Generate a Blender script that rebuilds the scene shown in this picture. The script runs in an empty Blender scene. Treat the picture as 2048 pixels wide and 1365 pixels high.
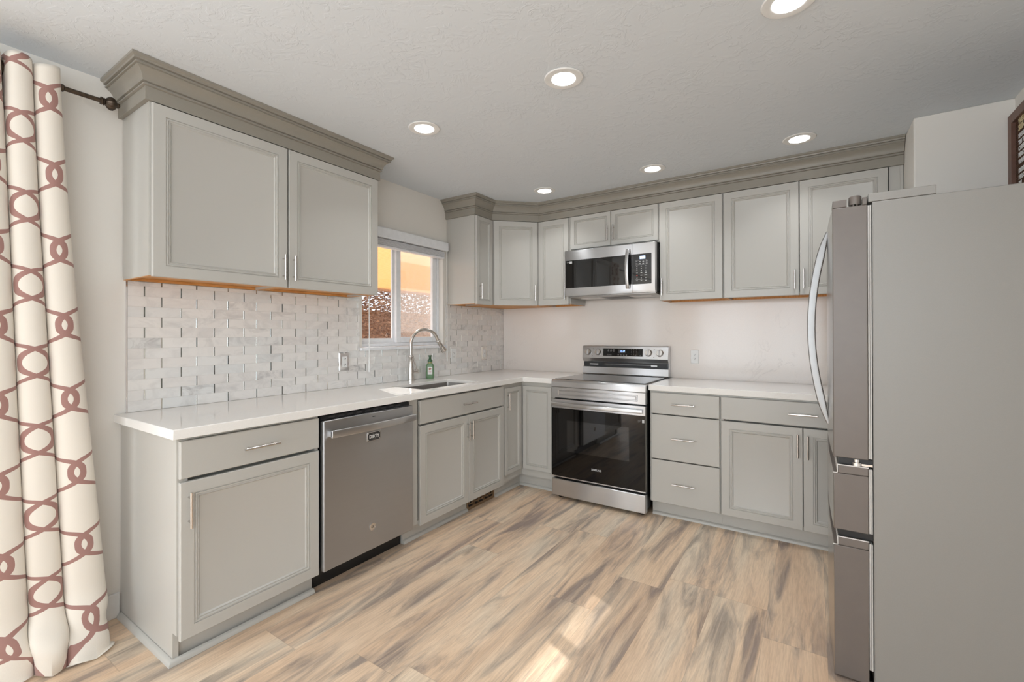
import bpy, bmesh, math, random
from mathutils import Vector, Matrix
PI = math.pi
random.seed(7)
scene = bpy.context.scene
COL = scene.collection

# ------------------------------------------------------------------ camera
cam_d = bpy.data.cameras.new('camera')
cam = bpy.data.objects.new('camera', cam_d); COL.objects.link(cam)
F_PX = 910.3
cam_d.sensor_width = 36.0; cam_d.lens = F_PX / 2048 * 36.0
cam_d.shift_y = -(682.5 - 664.5) / 2048
cam_d.clip_start = 0.02; cam_d.clip_end = 200
cam.rotation_mode = 'XYZ'
_M = Matrix.Rotation(math.radians(33.561), 4, 'Z') @ Matrix.Rotation(math.radians(90.21), 4, 'X') @ Matrix.Rotation(math.radians(-0.136), 4, 'Z')
cam.matrix_world = Matrix.Translation((2.6962, -3.8968, 1.2824)) @ _M
scene.camera = cam

# ------------------------------------------------------------------ light
scene.view_settings.view_transform = 'Standard'
scene.view_settings.look = 'None'
scene.view_settings.gamma = 1
scene.view_settings.use_curve_mapping = False
scene.view_settings.exposure = 0.0
world = bpy.data.worlds.new('daylight_sky'); scene.world = world
world.use_nodes = True
bg = world.node_tree.nodes['Background']
bg.inputs[0].default_value = (0.80, 0.90, 1.0, 1); bg.inputs[1].default_value = 2.6

def lamp(name, kind, loc, energy, color=(1, 1, 1), direction=None, size=None, size_y=None, **kw):
    d = bpy.data.lights.new(name, kind); d.energy = energy; d.color = color
    if kind == 'AREA':
        d.shape = 'RECTANGLE' if size_y else 'DISK'
        d.size = size
        if size_y: d.size_y = size_y
    for k, v in kw.items(): setattr(d, k, v)
    o = bpy.data.objects.new(name, d); COL.objects.link(o); o.location = loc
    if direction is not None:
        o.rotation_euler = Vector(direction).to_track_quat('-Z', 'Y').to_euler()
    return o
SUN_DIR = Vector((1, -0.42, -1.01)).normalized()
lamp('sun', 'SUN', (-6, 2, 6), 4.2, (1.0, 0.96, 0.91), SUN_DIR, angle=0.009)
# added fill lamps at unseen rear and side windows; daylight at the patio door
lamp('rear_fill', 'AREA', (1.75, -8.05, 1.35), 70, (0.87, 0.94, 1.0), (0, 1, 0), 2.9, 2.0)
lamp('patio_door_daylight', 'AREA', (-0.16, -4.75, 1.1), 42, (0.88, 0.94, 1.0), (1, 0, 0), 2.0, 2.0)
lamp('side_fill', 'AREA', (3.70, -5.45, 1.5), 34, (0.87, 0.94, 1.0), (-1, 0, 0), 2.2, 1.5)

FZ = -0.025      # floor
CZ = 2.446       # ceiling

# ------------------------------------------------------------------ node helpers
class NT:
    def __init__(s, name):
        s.mat = bpy.data.materials.new(name); s.mat.use_nodes = True
        s.t = s.mat.node_tree; s.n = s.t.nodes
        s.p = s.n['Principled BSDF']; s.out = s.n['Material Output']
    def node(s, typ, **kw):
        n = s.n.new(typ)
        for k, v in kw.items(): setattr(n, k, v)
        return n
    def link(s, a, b): s.t.links.new(a, b)
    def m(s, op, *args):
        n = s.n.new('ShaderNodeMath'); n.operation = op
        for i, a in enumerate(args):
            if isinstance(a, (int, float)): n.inputs[i].default_value = a
            else: s.link(a, n.inputs[i])
        return n.outputs[0]
    def coord(s, which='Object'):
        return s.node('ShaderNodeTexCoord').outputs[which]
    def mapping(s, vec, scale=(1, 1, 1), loc=(0, 0, 0), rot=(0, 0, 0)):
        n = s.node('ShaderNodeMapping'); s.link(vec, n.inputs[0])
        n.inputs['Scale'].default_value = scale; n.inputs['Location'].default_value = loc; n.inputs['Rotation'].default_value = rot
        return n.outputs[0]
    def noise(s, vec, scale=5, detail=4, rough=0.5, dist=0.0, dim='3D', w=None):
        n = s.node('ShaderNodeTexNoise', noise_dimensions=dim)
        s.link(vec, n.inputs['Vector'])
        n.inputs['Scale'].default_value = scale; n.inputs['Detail'].default_value = detail
        n.inputs['Roughness'].default_value = rough; n.inputs['Distortion'].default_value = dist
        if w is not None: s.link(w, n.inputs['W'])
        return n.outputs[0]
    def ramp(s, fac, stops, interp='LINEAR'):
        n = s.node('ShaderNodeValToRGB'); s.link(fac, n.inputs[0])
        cr = n.color_ramp; cr.interpolation = interp
        while len(cr.elements) < len(stops): cr.elements.new(0.5)
        for e, (p, c) in zip(cr.elements, stops):
            e.position = p; e.color = c if len(c) == 4 else (*c, 1)
        return n.outputs[0]
    def mix(s, fac, a, b, blend='MIX'):
        n = s.node('ShaderNodeMix', data_type='RGBA', blend_type=blend)
        for sock, v in ((n.inputs[0], fac), (n.inputs[6], a), (n.inputs[7], b)):
            if isinstance(v, (int, float)): sock.default_value = v
            elif isinstance(v, tuple): sock.default_value = v if len(v) == 4 else (*v, 1)
            else: s.link(v, sock)
        return n.outputs[2]
    def bump(s, h, strength=0.3, dist=0.01):
        n = s.node('ShaderNodeBump'); s.link(h, n.inputs['Height'])
        n.inputs['Strength'].default_value = strength; n.inputs['Distance'].default_value = dist
        s.link(n.outputs[0], s.p.inputs['Normal'])
    def set(s, **kw):
        for k, v in kw.items():
            i = s.p.inputs[k.replace('_', ' ')]
            if isinstance(v, (int, float)): i.default_value = v
            elif isinstance(v, tuple): i.default_value = v if len(v) == 4 else (*v, 1)
            else: s.link(v, i)
        return s.mat

def srgb(r, g, b):
    f = lambda c: c / 12.92 if c <= 0.04045 else ((c + 0.055) / 1.055) ** 2.4
    return (f(r / 255), f(g / 255), f(b / 255))

def plain(name, col, rough=0.5, metal=0.0, noise_amt=0.03, nscale=30, **kw):
    t = NT(name)
    n = t.noise(t.coord(), nscale, 3)
    a = tuple(max(0, c * (1 - noise_amt)) for c in col); b = tuple(min(1, c * (1 + noise_amt)) for c in col)
    c = t.ramp(n, [(0.3, a), (0.7, b)])
    return t.set(Base_Color=c, Roughness=rough, Metallic=metal, **kw)

def wall_paint(name, col, bump=0.12):
    t = NT(name)
    n = t.noise(t.coord(), 45, 4, 0.6)
    t.bump(n, bump, 0.004)
    return t.set(Base_Color=col, Roughness=0.75)

M = {}
M['wall'] = wall_paint('wall_paint', srgb(234, 229, 221))
t = NT('ceiling_texture')
n1 = t.noise(t.coord(), 13, 6, 0.62, 1.6)
n2 = t.noise(t.coord(), 5, 2)
patch = t.m('MULTIPLY', t.ramp(n1, [(0.50, (0, 0, 0)), (0.56, (1, 1, 1))]), t.ramp(n2, [(0.4, (0.15, 0.15, 0.15)), (0.62, (1, 1, 1))]))
t.bump(patch, 0.35, 0.003)
M['ceiling'] = t.set(Base_Color=srgb(222, 227, 231), Roughness=0.8)
M['trim'] = plain('white_trim', srgb(236, 235, 232), 0.45)
M['vinyl'] = plain('white_vinyl', srgb(240, 241, 243), 0.35)
M['white_plastic'] = plain('white_plastic', srgb(240, 240, 238), 0.3)
t = NT('cabinet_paint')
n = t.noise(t.mapping(t.coord(), (60, 60, 8)), 6, 3)
t.bump(n, 0.04, 0.002)
M['paint'] = t.set(Base_Color=srgb(190, 187, 180), Roughness=0.34, Specular_IOR_Level=0.5)
t = NT('crown_grey')
M['crown'] = t.set(Base_Color=t.mix(t.noise(t.coord(), 40, 3), srgb(144, 138, 127), srgb(149, 143, 132)), Roughness=0.38)  # darker grey than the cabinets, on crown and frieze
t = NT('maple_underside')
g = t.noise(t.mapping(t.coord(), (40, 3, 3)), 3, 5, 0.6)
M['wood_under'] = t.set(Base_Color=t.ramp(g, [(0.3, srgb(190, 128, 66)), (0.7, srgb(226, 166, 98))]), Roughness=0.5)
M['black'] = plain('black_plastic', (0.010, 0.010, 0.011), 0.4)
M['dark_gap'] = plain('dark_cavity', (0.02, 0.019, 0.018), 0.8)

def steel(name, col=(0.63, 0.63, 0.635), rough=0.28, aniso=0.95, axis='Z', grain=(3, 3, 40)):
    t = NT(name)
    n = t.noise(t.mapping(t.coord(), grain), 1.0, 3, 0.6)
    r = t.m('MULTIPLY_ADD', n, 0.02, rough - 0.01)
    tg = t.node('ShaderNodeTangent', direction_type='RADIAL', axis=axis)
    t.link(tg.outputs[0], t.p.inputs['Tangent'])
    c = t.mix(n, tuple(x * 0.97 for x in col), tuple(min(1, x * 1.03) for x in col))
    return t.set(Base_Color=c, Metallic=1.0, Roughness=r, Anisotropic=aniso, Anisotropic_Rotation=0.25)
M['steel'] = steel('brushed_stainless')
M['steel_door'] = steel('brushed_door_steel', (0.52, 0.525, 0.535), 0.33, 1.0)
M['steel_dark'] = steel('brushed_stainless_dark', (0.36, 0.345, 0.33), 0.3, 0.5)
M['nickel'] = plain('satin_nickel', (0.66, 0.63, 0.60), 0.22, 1.0)
M['handle_steel'] = plain('satin_handle_steel', (0.36, 0.355, 0.35), 0.42, 1.0)
M['chrome'] = plain('polished_chrome', (0.80, 0.80, 0.81), 0.08, 1.0)
M['sinksteel'] = plain('sink_steel', (0.50, 0.48, 0.46), 0.34, 1.0)
M['glass_black'] = plain('black_glass', (0.003, 0.0025, 0.0025), 0.03, 0.0, Specular_IOR_Level=0.42)
M['glass_tint'] = plain('tinted_door_glass', (0.009, 0.0085, 0.0085), 0.03, 0.0, Specular_IOR_Level=0.8)
M['cooktop'] = plain('ceramic_cooktop', (0.012, 0.012, 0.012), 0.05, 0.0, Specular_IOR_Level=0.8)
M['fridge_side'] = plain('grey_enamel', srgb(146, 143, 138), 0.42, 0.1, 0.02, 400)
M['fridge_front'] = steel('fridge_steel', (0.48, 0.455, 0.43), 0.24, 0.4)
M['fridge_edge'] = plain('fridge_door_edge', srgb(112, 104, 98), 0.34, 0.15, 0.02, 20)
M['gasket'] = plain('grey_gasket', srgb(190, 187, 182), 0.5)
M['bronze'] = plain('oil_rubbed_bronze', (0.085, 0.062, 0.045), 0.35, 0.8, 0.25, 60)
M['register'] = plain('register_brass', srgb(150, 125, 98), 0.4, 0.6)
M['screen_blue'] = NT('blue_display')
M['screen_blue'] = M['screen_blue'].set(Base_Color=(0.2, 0.4, 1), Emission_Color=(0.35, 0.55, 1.0), Emission_Strength=2.2)
M['screen_pale'] = NT('pale_display').set(Base_Color=(0.5, 0.6, 0.9), Emission_Color=(0.62, 0.72, 1.0), Emission_Strength=0.8)
M['print'] = plain('grey_print', srgb(200, 200, 200), 0.4)
M['print_dim'] = plain('dim_print', srgb(150, 148, 146), 0.4)
M['print_dark'] = plain('dark_print', srgb(60, 58, 58), 0.4)
M['print_red'] = plain('red_print', srgb(190, 70, 60), 0.4)
M['led'] = NT('led_lens').set(Base_Color=(1, 1, 1), Emission_Color=(1.0, 0.99, 0.97), Emission_Strength=6.0)

# quartz
def quartz(name, base, vein, rough):
    t = NT(name)
    c = t.coord()
    n = t.noise(c, 2.2, 8, 0.62, 1.8)
    v = t.m('ABSOLUTE', t.m('SUBTRACT', n, 0.5))
    k = t.ramp(v, [(0.0, (1, 1, 1)), (0.012, (0, 0, 0))])
    k2 = t.m('MULTIPLY', k, t.ramp(t.noise(c, 1.7, 3), [(0.52, (0, 0, 0)), (0.68, (1, 1, 1))]))
    col = t.mix(t.m('MULTIPLY', k2, 0.17), base, vein)
    sp = t.ramp(t.noise(c, 160, 2), [(0.3, (0.97, 0.97, 0.97)), (0.7, (1, 1, 1))])
    col = t.mix(1.0, col, sp, 'MULTIPLY')
    return t.set(Base_Color=col, Roughness=rough)
M['counter'] = quartz('quartz_counter', srgb(243, 240, 235), srgb(190, 178, 168), 0.10)
M['splash'] = quartz('quartz_splash', srgb(241, 232, 224), srgb(150, 136, 128), 0.13)

# marble tile : tone varies per tile
t = NT('marble_tile')
geo = t.node('ShaderNodeNewGeometry')
rnd = geo.outputs['Random Per Island']
co = t.node('ShaderNodeVectorMath', operation='ADD')
comb = t.node('ShaderNodeCombineXYZ')
t.link(t.m('MULTIPLY', rnd, 37.0), comb.inputs[0]); t.link(t.m('MULTIPLY', rnd, 91.0), comb.inputs[2])
t.link(t.coord(), co.inputs[0]); t.link(comb.outputs[0], co.inputs[1])
mp = t.mapping(co.outputs[0], (1, 1, 1.6), rot=(0.7, 0, 0))
n = t.noise(mp, 9, 7, 0.62, 1.0)
amt = t.ramp(rnd, [(0.0, (0.12,) * 3), (0.7, (0.25,) * 3), (0.88, (0.40,) * 3), (1.0, (0.9,) * 3)])
vein = t.m('MULTIPLY', t.ramp(n, [(0.46, (0, 0, 0)), (0.66, (1, 1, 1))]), amt)
base = t.ramp(t.m('FRACT', t.m('MULTIPLY', rnd, 7.3)), [(0, srgb(236, 232, 228)), (0.6, srgb(242, 239, 235)), (1.0, srgb(232, 232, 230))])
M['marble'] = t.set(Base_Color=t.mix(vein, base, srgb(168, 165, 163)), Roughness=0.16)
M['grout'] = plain('grout', srgb(214, 210, 204), 0.8)
t = NT('mirror_glass_strip')
geo = t.node('ShaderNodeNewGeometry')
c = t.ramp(geo.outputs['Random Per Island'], [(0.0, srgb(190, 190, 186)), (0.35, srgb(120, 124, 122)), (0.6, srgb(245, 248, 246)), (1, srgb(215, 212, 205))])
M['mirror_strip'] = t.set(Base_Color=c, Metallic=0.85, Roughness=0.10)

# plank floor
t = NT('vinyl_plank_floor')
sep = t.node('ShaderNodeSeparateXYZ'); t.link(t.coord(), sep.inputs[0])
X, Y = sep.outputs[0], sep.outputs[1]
PW, PL = 0.2292, 1.50
xi = t.m('DIVIDE', t.m('SUBTRACT', X, 0.903), PW)
row = t.m('FLOOR', xi)
wn = t.node('ShaderNodeTexWhiteNoise', noise_dimensions='1D'); t.link(row, wn.inputs['W'])
yi = t.m('ADD', t.m('DIVIDE', Y, PL), t.m('MULTIPLY', wn.outputs[0], 5.37))
colm = t.m('FLOOR', yi)
cmb = t.node('ShaderNodeCombineXYZ'); t.link(row, cmb.inputs[0]); t.link(colm, cmb.inputs[1])
wn2 = t.node('ShaderNodeTexWhiteNoise', noise_dimensions='2D'); t.link(cmb.outputs[0], wn2.inputs['Vector'])
rp = wn2.outputs[0]
off = t.node('ShaderNodeCombineXYZ'); t.link(t.m('MULTIPLY', rp, 31.0), off.inputs[0]); t.link(t.m('MULTIPLY', rp, 57.0), off.inputs[1])
add = t.node('ShaderNodeVectorMath', operation='ADD'); t.link(t.coord(), add.inputs[0]); t.link(off.outputs[0], add.inputs[1])
streak = t.noise(t.mapping(add.outputs[0], (9.5, 1.15, 1)), 1.0, 6, 0.60, 0.9)
broad = t.noise(t.mapping(add.outputs[0], (4.5, 0.8, 1), loc=(5, 3, 0)), 1.0, 2, 0.5, 0.5)
fine = t.noise(t.mapping(add.outputs[0], (170, 9, 1)), 1.0, 4, 0.7, 0.3)
mid = t.noise(t.mapping(add.outputs[0], (42, 2.2, 1)), 1.0, 6, 0.7, 0.8)
tan = t.ramp(broad, [(0.30, srgb(220, 190, 160)), (0.5, srgb(230, 203, 174)), (0.72, srgb(226, 209, 186))])
grey = t.ramp(broad, [(0.3, srgb(154, 136, 126)), (0.7, srgb(172, 159, 144))])
fs = t.ramp(t.m('ADD', t.m('MULTIPLY', t.m('SUBTRACT', mid, 0.5), 0.16), streak), [(0.47, (0, 0, 0)), (0.54, (0.40,) * 3), (0.63, (1.0,) * 3)])
c1 = t.mix(fs, tan, grey)
c2 = t.mix(1.0, c1, t.ramp(fine, [(0.30, (0.84, 0.82, 0.80)), (0.58, (1.04, 1.04, 1.04))]), 'MULTIPLY')
c2 = t.mix(1.0, c2, t.ramp(mid, [(0.32, (0.87, 0.85, 0.84)), (0.56, (1.03, 1.03, 1.03))]), 'MULTIPLY')
vor = t.node('ShaderNodeTexVoronoi'); t.link(t.mapping(add.outputs[0], (4.5, 1.6, 1)), vor.inputs['Vector']); vor.inputs['Scale'].default_value = 1.0
knot = t.ramp(vor.outputs['Distance'], [(0.0, (1, 1, 1)), (0.035, (0.6, 0.6, 0.6)), (0.10, (0, 0, 0))])
c2 = t.mix(t.m('MULTIPLY', knot, 0.55), c2, srgb(112, 92, 78))
tone = t.ramp(rp, [(0, (0.95, 0.945, 0.94)), (0.5, (1, 1, 1)), (1, (1.03, 1.03, 1.02))])
c3 = t.mix(1.0, c2, tone, 'MULTIPLY')
fx = t.m('FRACT', xi); fy = t.m('FRACT', yi)
ex = t.m('MINIMUM', fx, t.m('SUBTRACT', 1.0, fx)); ey = t.m('MINIMUM', fy, t.m('SUBTRACT', 1.0, fy))
seam = t.m('MAXIMUM', t.m('LESS_THAN', ex, 0.0045), t.m('LESS_THAN', ey, 0.0011))
c4 = t.mix(t.m('MULTIPLY', seam, 0.24), c3, srgb(130, 108, 90))
t.bump(t.m('SUBTRACT', t.m('MULTIPLY', fine, 0.25), seam), 0.18, 0.002)
M['floor'] = t.set(Base_Color=c4, Roughness=t.m('MULTIPLY_ADD', fine, 0.1, 0.36))

# curtain fabric with interlaced trellis print (UV in metres)
t = NT('trellis_fabric')
sep = t.node('ShaderNodeSeparateXYZ'); t.link(t.coord('UV'), sep.inputs[0])
U, V = sep.outputs[0], sep.outputs[1]
H_, P_, SB, A_ = 0.310, 0.250, 0.101, 0.090
ang = t.m('MULTIPLY', V, 2 * PI / H_)
cs = t.m('COSINE', ang); sn = t.m('SINE', ang)
cs3 = t.m('MULTIPLY', cs, t.m('SUBTRACT', 1.3, t.m('MULTIPLY', t.m('MULTIPLY', cs, cs), 0.3)))
f = t.m('MULTIPLY', cs3, A_)
slope = t.m('MULTIPLY', sn, A_ * 2 * PI / H_)
wid = t.m('MULTIPLY', t.m('SQRT', t.m('ADD', 1.0, t.m('MULTIPLY', slope, slope))), 0.0082)
def line(xc):
    d = t.m('SUBTRACT', U, xc)
    w = t.m('SUBTRACT', d, t.m('MULTIPLY', t.m('ROUND', t.m('DIVIDE', d, P_)), P_))
    return t.m('LESS_THAN', t.m('ABSOLUTE', w), wid)
l1 = line(t.m('ADD', f, -SB / 2)); l2 = line(t.m('SUBTRACT', SB / 2, f))
ln = t.m('MAXIMUM', l1, l2)
weave = t.noise(t.mapping(t.coord('UV'), (900, 900, 1)), 1, 2)
cream = t.mix(weave, srgb(226, 217, 204), srgb(236, 228, 216))
mauve = t.mix(weave, srgb(156, 116, 108), srgb(168, 128, 119))
M['curtain'] = t.set(Base_Color=t.mix(ln, cream, mauve), Roughness=0.8, Sheen_Weight=0.15)

t = NT('window_glass')
gl = t.node('ShaderNodeBsdfGlossy'); gl.inputs['Roughness'].default_value = 0.02
tr = t.node('ShaderNodeBsdfTransparent'); mx = t.node('ShaderNodeMixShader'); mx.inputs[0].default_value = 0.05
t.link(tr.outputs[0], mx.inputs[1]); t.link(gl.outputs[0], mx.inputs[2]); t.link(mx.outputs[0], t.out.inputs[0])
M['pane'] = t.mat
t = NT('insect_screen')
tr = t.node('ShaderNodeBsdfTransparent'); df = t.node('ShaderNodeBsdfDiffuse'); df.inputs[0].default_value = (0.75, 0.74, 0.72, 1)
tl = t.node('ShaderNodeBsdfTranslucent'); tl.inputs[0].default_value = (0.8, 0.78, 0.76, 1)
ad = t.node('ShaderNodeMixShader'); t.link(df.outputs[0], ad.inputs[1]); t.link(tl.outputs[0], ad.inputs[2]); ad.inputs[0].default_value = 0.6
mx = t.node('ShaderNodeMixShader'); mx.inputs[0].default_value = 0.28
t.link(tr.outputs[0], mx.inputs[1]); t.link(ad.outputs[0], mx.inputs[2]); t.link(mx.outputs[0], t.out.inputs[0])
M['screen_mesh'] = t.mat

def leafy(name, c0, c1, trans):
    t = NT(name)
    geo = t.node('ShaderNodeNewGeometry')
    c = t.mix(geo.outputs['Random Per Island'], c0, c1)
    df = t.node('ShaderNodeBsdfDiffuse'); tl = t.node('ShaderNodeBsdfTranslucent')
    t.link(c, df.inputs[0]); t.link(c, tl.inputs[0])
    mx = t.node('ShaderNodeMixShader'); mx.inputs[0].default_value = trans
    t.link(df.outputs[0], mx.inputs[1]); t.link(tl.outputs[0], mx.inputs[2]); t.link(mx.outputs[0], t.out.inputs[0])
    return t.mat
M['leaves'] = leafy('autumn_leaves', srgb(128, 96, 76), srgb(200, 156, 124), 0.35)
t = NT('reed_roofing')
sep = t.node('ShaderNodeSeparateXYZ'); t.link(t.coord(), sep.inputs[0])
w = t.node('ShaderNodeTexWave'); t.link(t.mapping(t.coord(), (1, 1, 1)), w.inputs[0]); w.inputs['Scale'].default_value = 6; w.inputs['Distortion'].default_value = 1.5
w.bands_direction = 'X'
c = t.mix(w.outputs[1], srgb(244, 203, 152), srgb(250, 220, 178))
df = t.node('ShaderNodeBsdfDiffuse'); tl = t.node('ShaderNodeBsdfTranslucent')
t.link(c, df.inputs[0]); t.link(c, tl.inputs[0])
mx = t.node('ShaderNodeMixShader'); mx.inputs[0].default_value = 0.6
t.link(df.outputs[0], mx.inputs[1]); t.link(tl.outputs[0], mx.inputs[2]); t.link(mx.outputs[0], t.out.inputs[0])
M['reed'] = t.mat
t = NT('fence_wood')
g = t.noise(t.mapping(t.coord(), (20, 20, 2)), 2, 5, 0.6)
M['fence'] = t.set(Base_Color=t.ramp(g, [(0.3, srgb(160, 120, 92)), (0.7, srgb(200, 160, 128))]), Roughness=0.8)
M['patio'] = plain('patio_concrete', srgb(200, 190, 178), 0.85, 0, 0.08, 4)
M['soap'] = plain('green_soap', srgb(108, 140, 104), 0.22, 0.0, 0.04, 30)
M['soap_cap'] = plain('green_cap', srgb(62, 100, 66), 0.35)
M['paper'] = plain('paper_label', srgb(235, 232, 228), 0.6)
M['fig'] = plain('brown_print', srgb(150, 96, 60), 0.6)
M['pink_print'] = plain('pink_print', srgb(214, 160, 160), 0.6)
M['gold'] = plain('gold_band', srgb(200, 180, 120), 0.35, 0.5)
M['walnut'] = plain('walnut_frame', srgb(112, 80, 66), 0.45, 0, 0.15, 20)
M['felt'] = plain('brown_felt', srgb(86, 58, 40), 0.9)
M['cream_letter'] = plain('cream_letters', srgb(226, 205, 158), 0.5)
M['white_letter'] = plain('white_letters', srgb(232, 230, 228), 0.5)
M['plaque'] = plain('dark_plaque', (0.07, 0.07, 0.07), 0.35, 0.6)
M['gap_white'] = plain('painted_lip', srgb(214, 211, 206), 0.3)

# ------------------------------------------------------------------ geometry helpers
def wr(name, loc, label, cat, group=None):
    o = bpy.data.objects.new(name, None); COL.objects.link(o); o.location = loc
    o.empty_display_size = 0.05
    o['label'] = label; o['category'] = cat
    if group: o['group'] = group
    return o
def tag(o, label, cat, group=None):
    o['label'] = label; o['category'] = cat
    if group: o['group'] = group
    return o
def root_loc(p):
    v = Vector((0, 0, 0))
    while p is not None:
        v = v + Vector(p.location); p = p.parent
    return v
def obj(name, bm, mats, parent=None, origin=None, smooth=35, kind=None, bevel=None, label=None):
    """link bm (verts in world coordinates) as one mesh object"""
    if origin is None: origin = (0, 0, 0) if parent is None else root_loc(parent)
    origin = Vector(origin)
    bmesh.ops.recalc_face_normals(bm, faces=bm.faces[:])
    for v in bm.verts: v.co -= origin
    me = bpy.data.meshes.new(name); bm.to_mesh(me); bm.free()
    if not isinstance(mats, (list, tuple)): mats = [mats]
    for m_ in mats: me.materials.append(m_)
    if smooth:
        me.polygons.foreach_set('use_smooth', [True] * len(me.polygons))
        me.set_sharp_from_angle(angle=math.radians(smooth))
    o = bpy.data.objects.new(name, me); COL.objects.link(o)
    if parent is not None:
        o.parent = parent; o.location = origin - root_loc(parent)
    else: o.location = origin
    if bevel:
        md = o.modifiers.new('bevel', 'BEVEL'); md.width = bevel; md.segments = 2; md.limit_method = 'ANGLE'; md.angle_limit = math.radians(40)
    if kind: o['kind'] = kind
    if label: o['label'] = label
    return o
class Fr:
    """frame: local (u along, d outward, z up) -> world"""
    def __init__(s, O, U, D): s.O = Vector(O); s.U = Vector(U).normalized(); s.D = Vector(D).normalized()
    def __call__(s, u, d, z): return s.O + s.U * u + s.D * d + Vector((0, 0, z))
FL = Fr((0, 0, 0), (0, 1, 0), (1, 0, 0))       # left run: u = world y, d = world x
FB = Fr((0, 0, 0), (1, 0, 0), (0, -1, 0))      # back run: u = world x, d = -world y
WF = Fr((0, 0, 0), (1, 0, 0), (0, 1, 0))       # plain world
FR = Fr((0, 0, 0), (0, 1, 0), (-1, 0, 0))      # fridge / right wall: d = -x

def bx(bm, F, u0, u1, d0, d1, z0, z1, mi=0):
    vs = [bm.verts.new(F(u, d, z)) for z in (z0, z1) for d in (d0, d1) for u in (u0, u1)]
    fs = [(0, 1, 3, 2), (4, 6, 7, 5), (0, 4, 5, 1), (2, 3, 7, 6), (0, 2, 6, 4), (1, 5, 7, 3)]
    for f_ in fs:
        fc = bm.faces.new([vs[i] for i in f_]); fc.material_index = mi
def box(*a, mi=0):
    bm = bmesh.new(); bx(bm, *a, mi=mi); return bm
def rrect(w, h, r, n=4):
    pts = []
    for cx, cy, a0 in ((w / 2 - r, h / 2 - r, 0), (-w / 2 + r, h / 2 - r, 90), (-w / 2 + r, -h / 2 + r, 180), (w / 2 - r, -h / 2 + r, 270)):
        for i in range(n + 1):
            a = math.radians(a0 + 90 * i / n); pts.append((cx + r * math.cos(a), cy + r * math.sin(a)))
    return pts
def prism(bm, pts0, pts1, mi=0, cap0=True, cap1=True):
    a = [bm.verts.new(p) for p in pts0]; b = [bm.verts.new(p) for p in pts1]; n = len(a)
    for i in range(n):
        f_ = bm.faces.new((a[i], a[(i + 1) % n], b[(i + 1) % n], b[i])); f_.material_index = mi
    if cap0: bm.faces.new(a).material_index = mi
    if cap1: bm.faces.new(b[::-1]).material_index = mi
    return a, b
def plate(bm, F, u, z, w, h, r, d0, d1, mi=0, chamfer=0.0):
    p = rrect(w, h, r)
    if chamfer:
        q = rrect(w - 2 * chamfer, h - 2 * chamfer, max(r - chamfer, 0.0005))
        rings = [[F(u + x, d0, z + y) for x, y in p], [F(u + x, d1 - chamfer, z + y) for x, y in p], [F(u + x, d1, z + y) for x, y in q]]
    else: rings = [[F(u + x, d0, z + y) for x, y in p], [F(u + x, d1, z + y) for x, y in p]]
    loft(bm, rings, mi)
def loft(bm, rings, mi=0, cap=True, closed=True):
    vs = [[bm.verts.new(p) for p in r] for r in rings]; n = len(vs[0])
    for a, b in zip(vs, vs[1:]):
        for i in range(n if closed else n - 1):
            f_ = bm.faces.new((a[i], a[(i + 1) % n], b[(i + 1) % n], b[i])); f_.material_index = mi
    if cap:
        bm.faces.new(vs[0][::-1]).material_index = mi; bm.faces.new(vs[-1]).material_index = mi
def cyl(bm, p0, p1, r0, r1=None, n=16, mi=0):
    p0 = Vector(p0); p1 = Vector(p1); r1 = r0 if r1 is None else r1
    ax = (p1 - p0).normalized(); t1 = ax.orthogonal().normalized(); t2 = ax.cross(t1)
    rings = [[p + (t1 * math.cos(2 * PI * i / n) + t2 * math.sin(2 * PI * i / n)) * r for i in range(n)] for p, r in ((p0, r0), (p1, r1))]
    loft(bm, rings, mi)
def lathe(bm, c, ax, prof, n=24, mi=0, sx=1.0):
    """prof: (r, h) along axis"""
    c = Vector(c); ax = Vector(ax).normalized(); t1 = ax.orthogonal().normalized(); t2 = ax.cross(t1)
    rings = [[c + ax * h + (t1 * math.cos(2 * PI * i / n) + t2 * math.sin(2 * PI * i / n)) * max(r, 1e-4) for i in range(n)] for r, h in prof]
    loft(bm, rings, mi)
def tube(bm, pts, r, n=12, mi=0):
    pts = [Vector(p) for p in pts]; rs = r if isinstance(r, (list, tuple)) else [r] * len(pts)
    rings = []; prev = None
    for i, p in enumerate(pts):
        tg = (pts[min(i + 1, len(pts) - 1)] - pts[max(i - 1, 0)]).normalized()
        a = tg.orthogonal().normalized() if prev is None else (prev - tg * prev.dot(tg)).normalized()
        prev = a; b = tg.cross(a)
        rings.append([p + (a * math.cos(2 * PI * k / n) + b * math.sin(2 * PI * k / n)) * rs[i] for k in range(n)])
    loft(bm, rings, mi)
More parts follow.
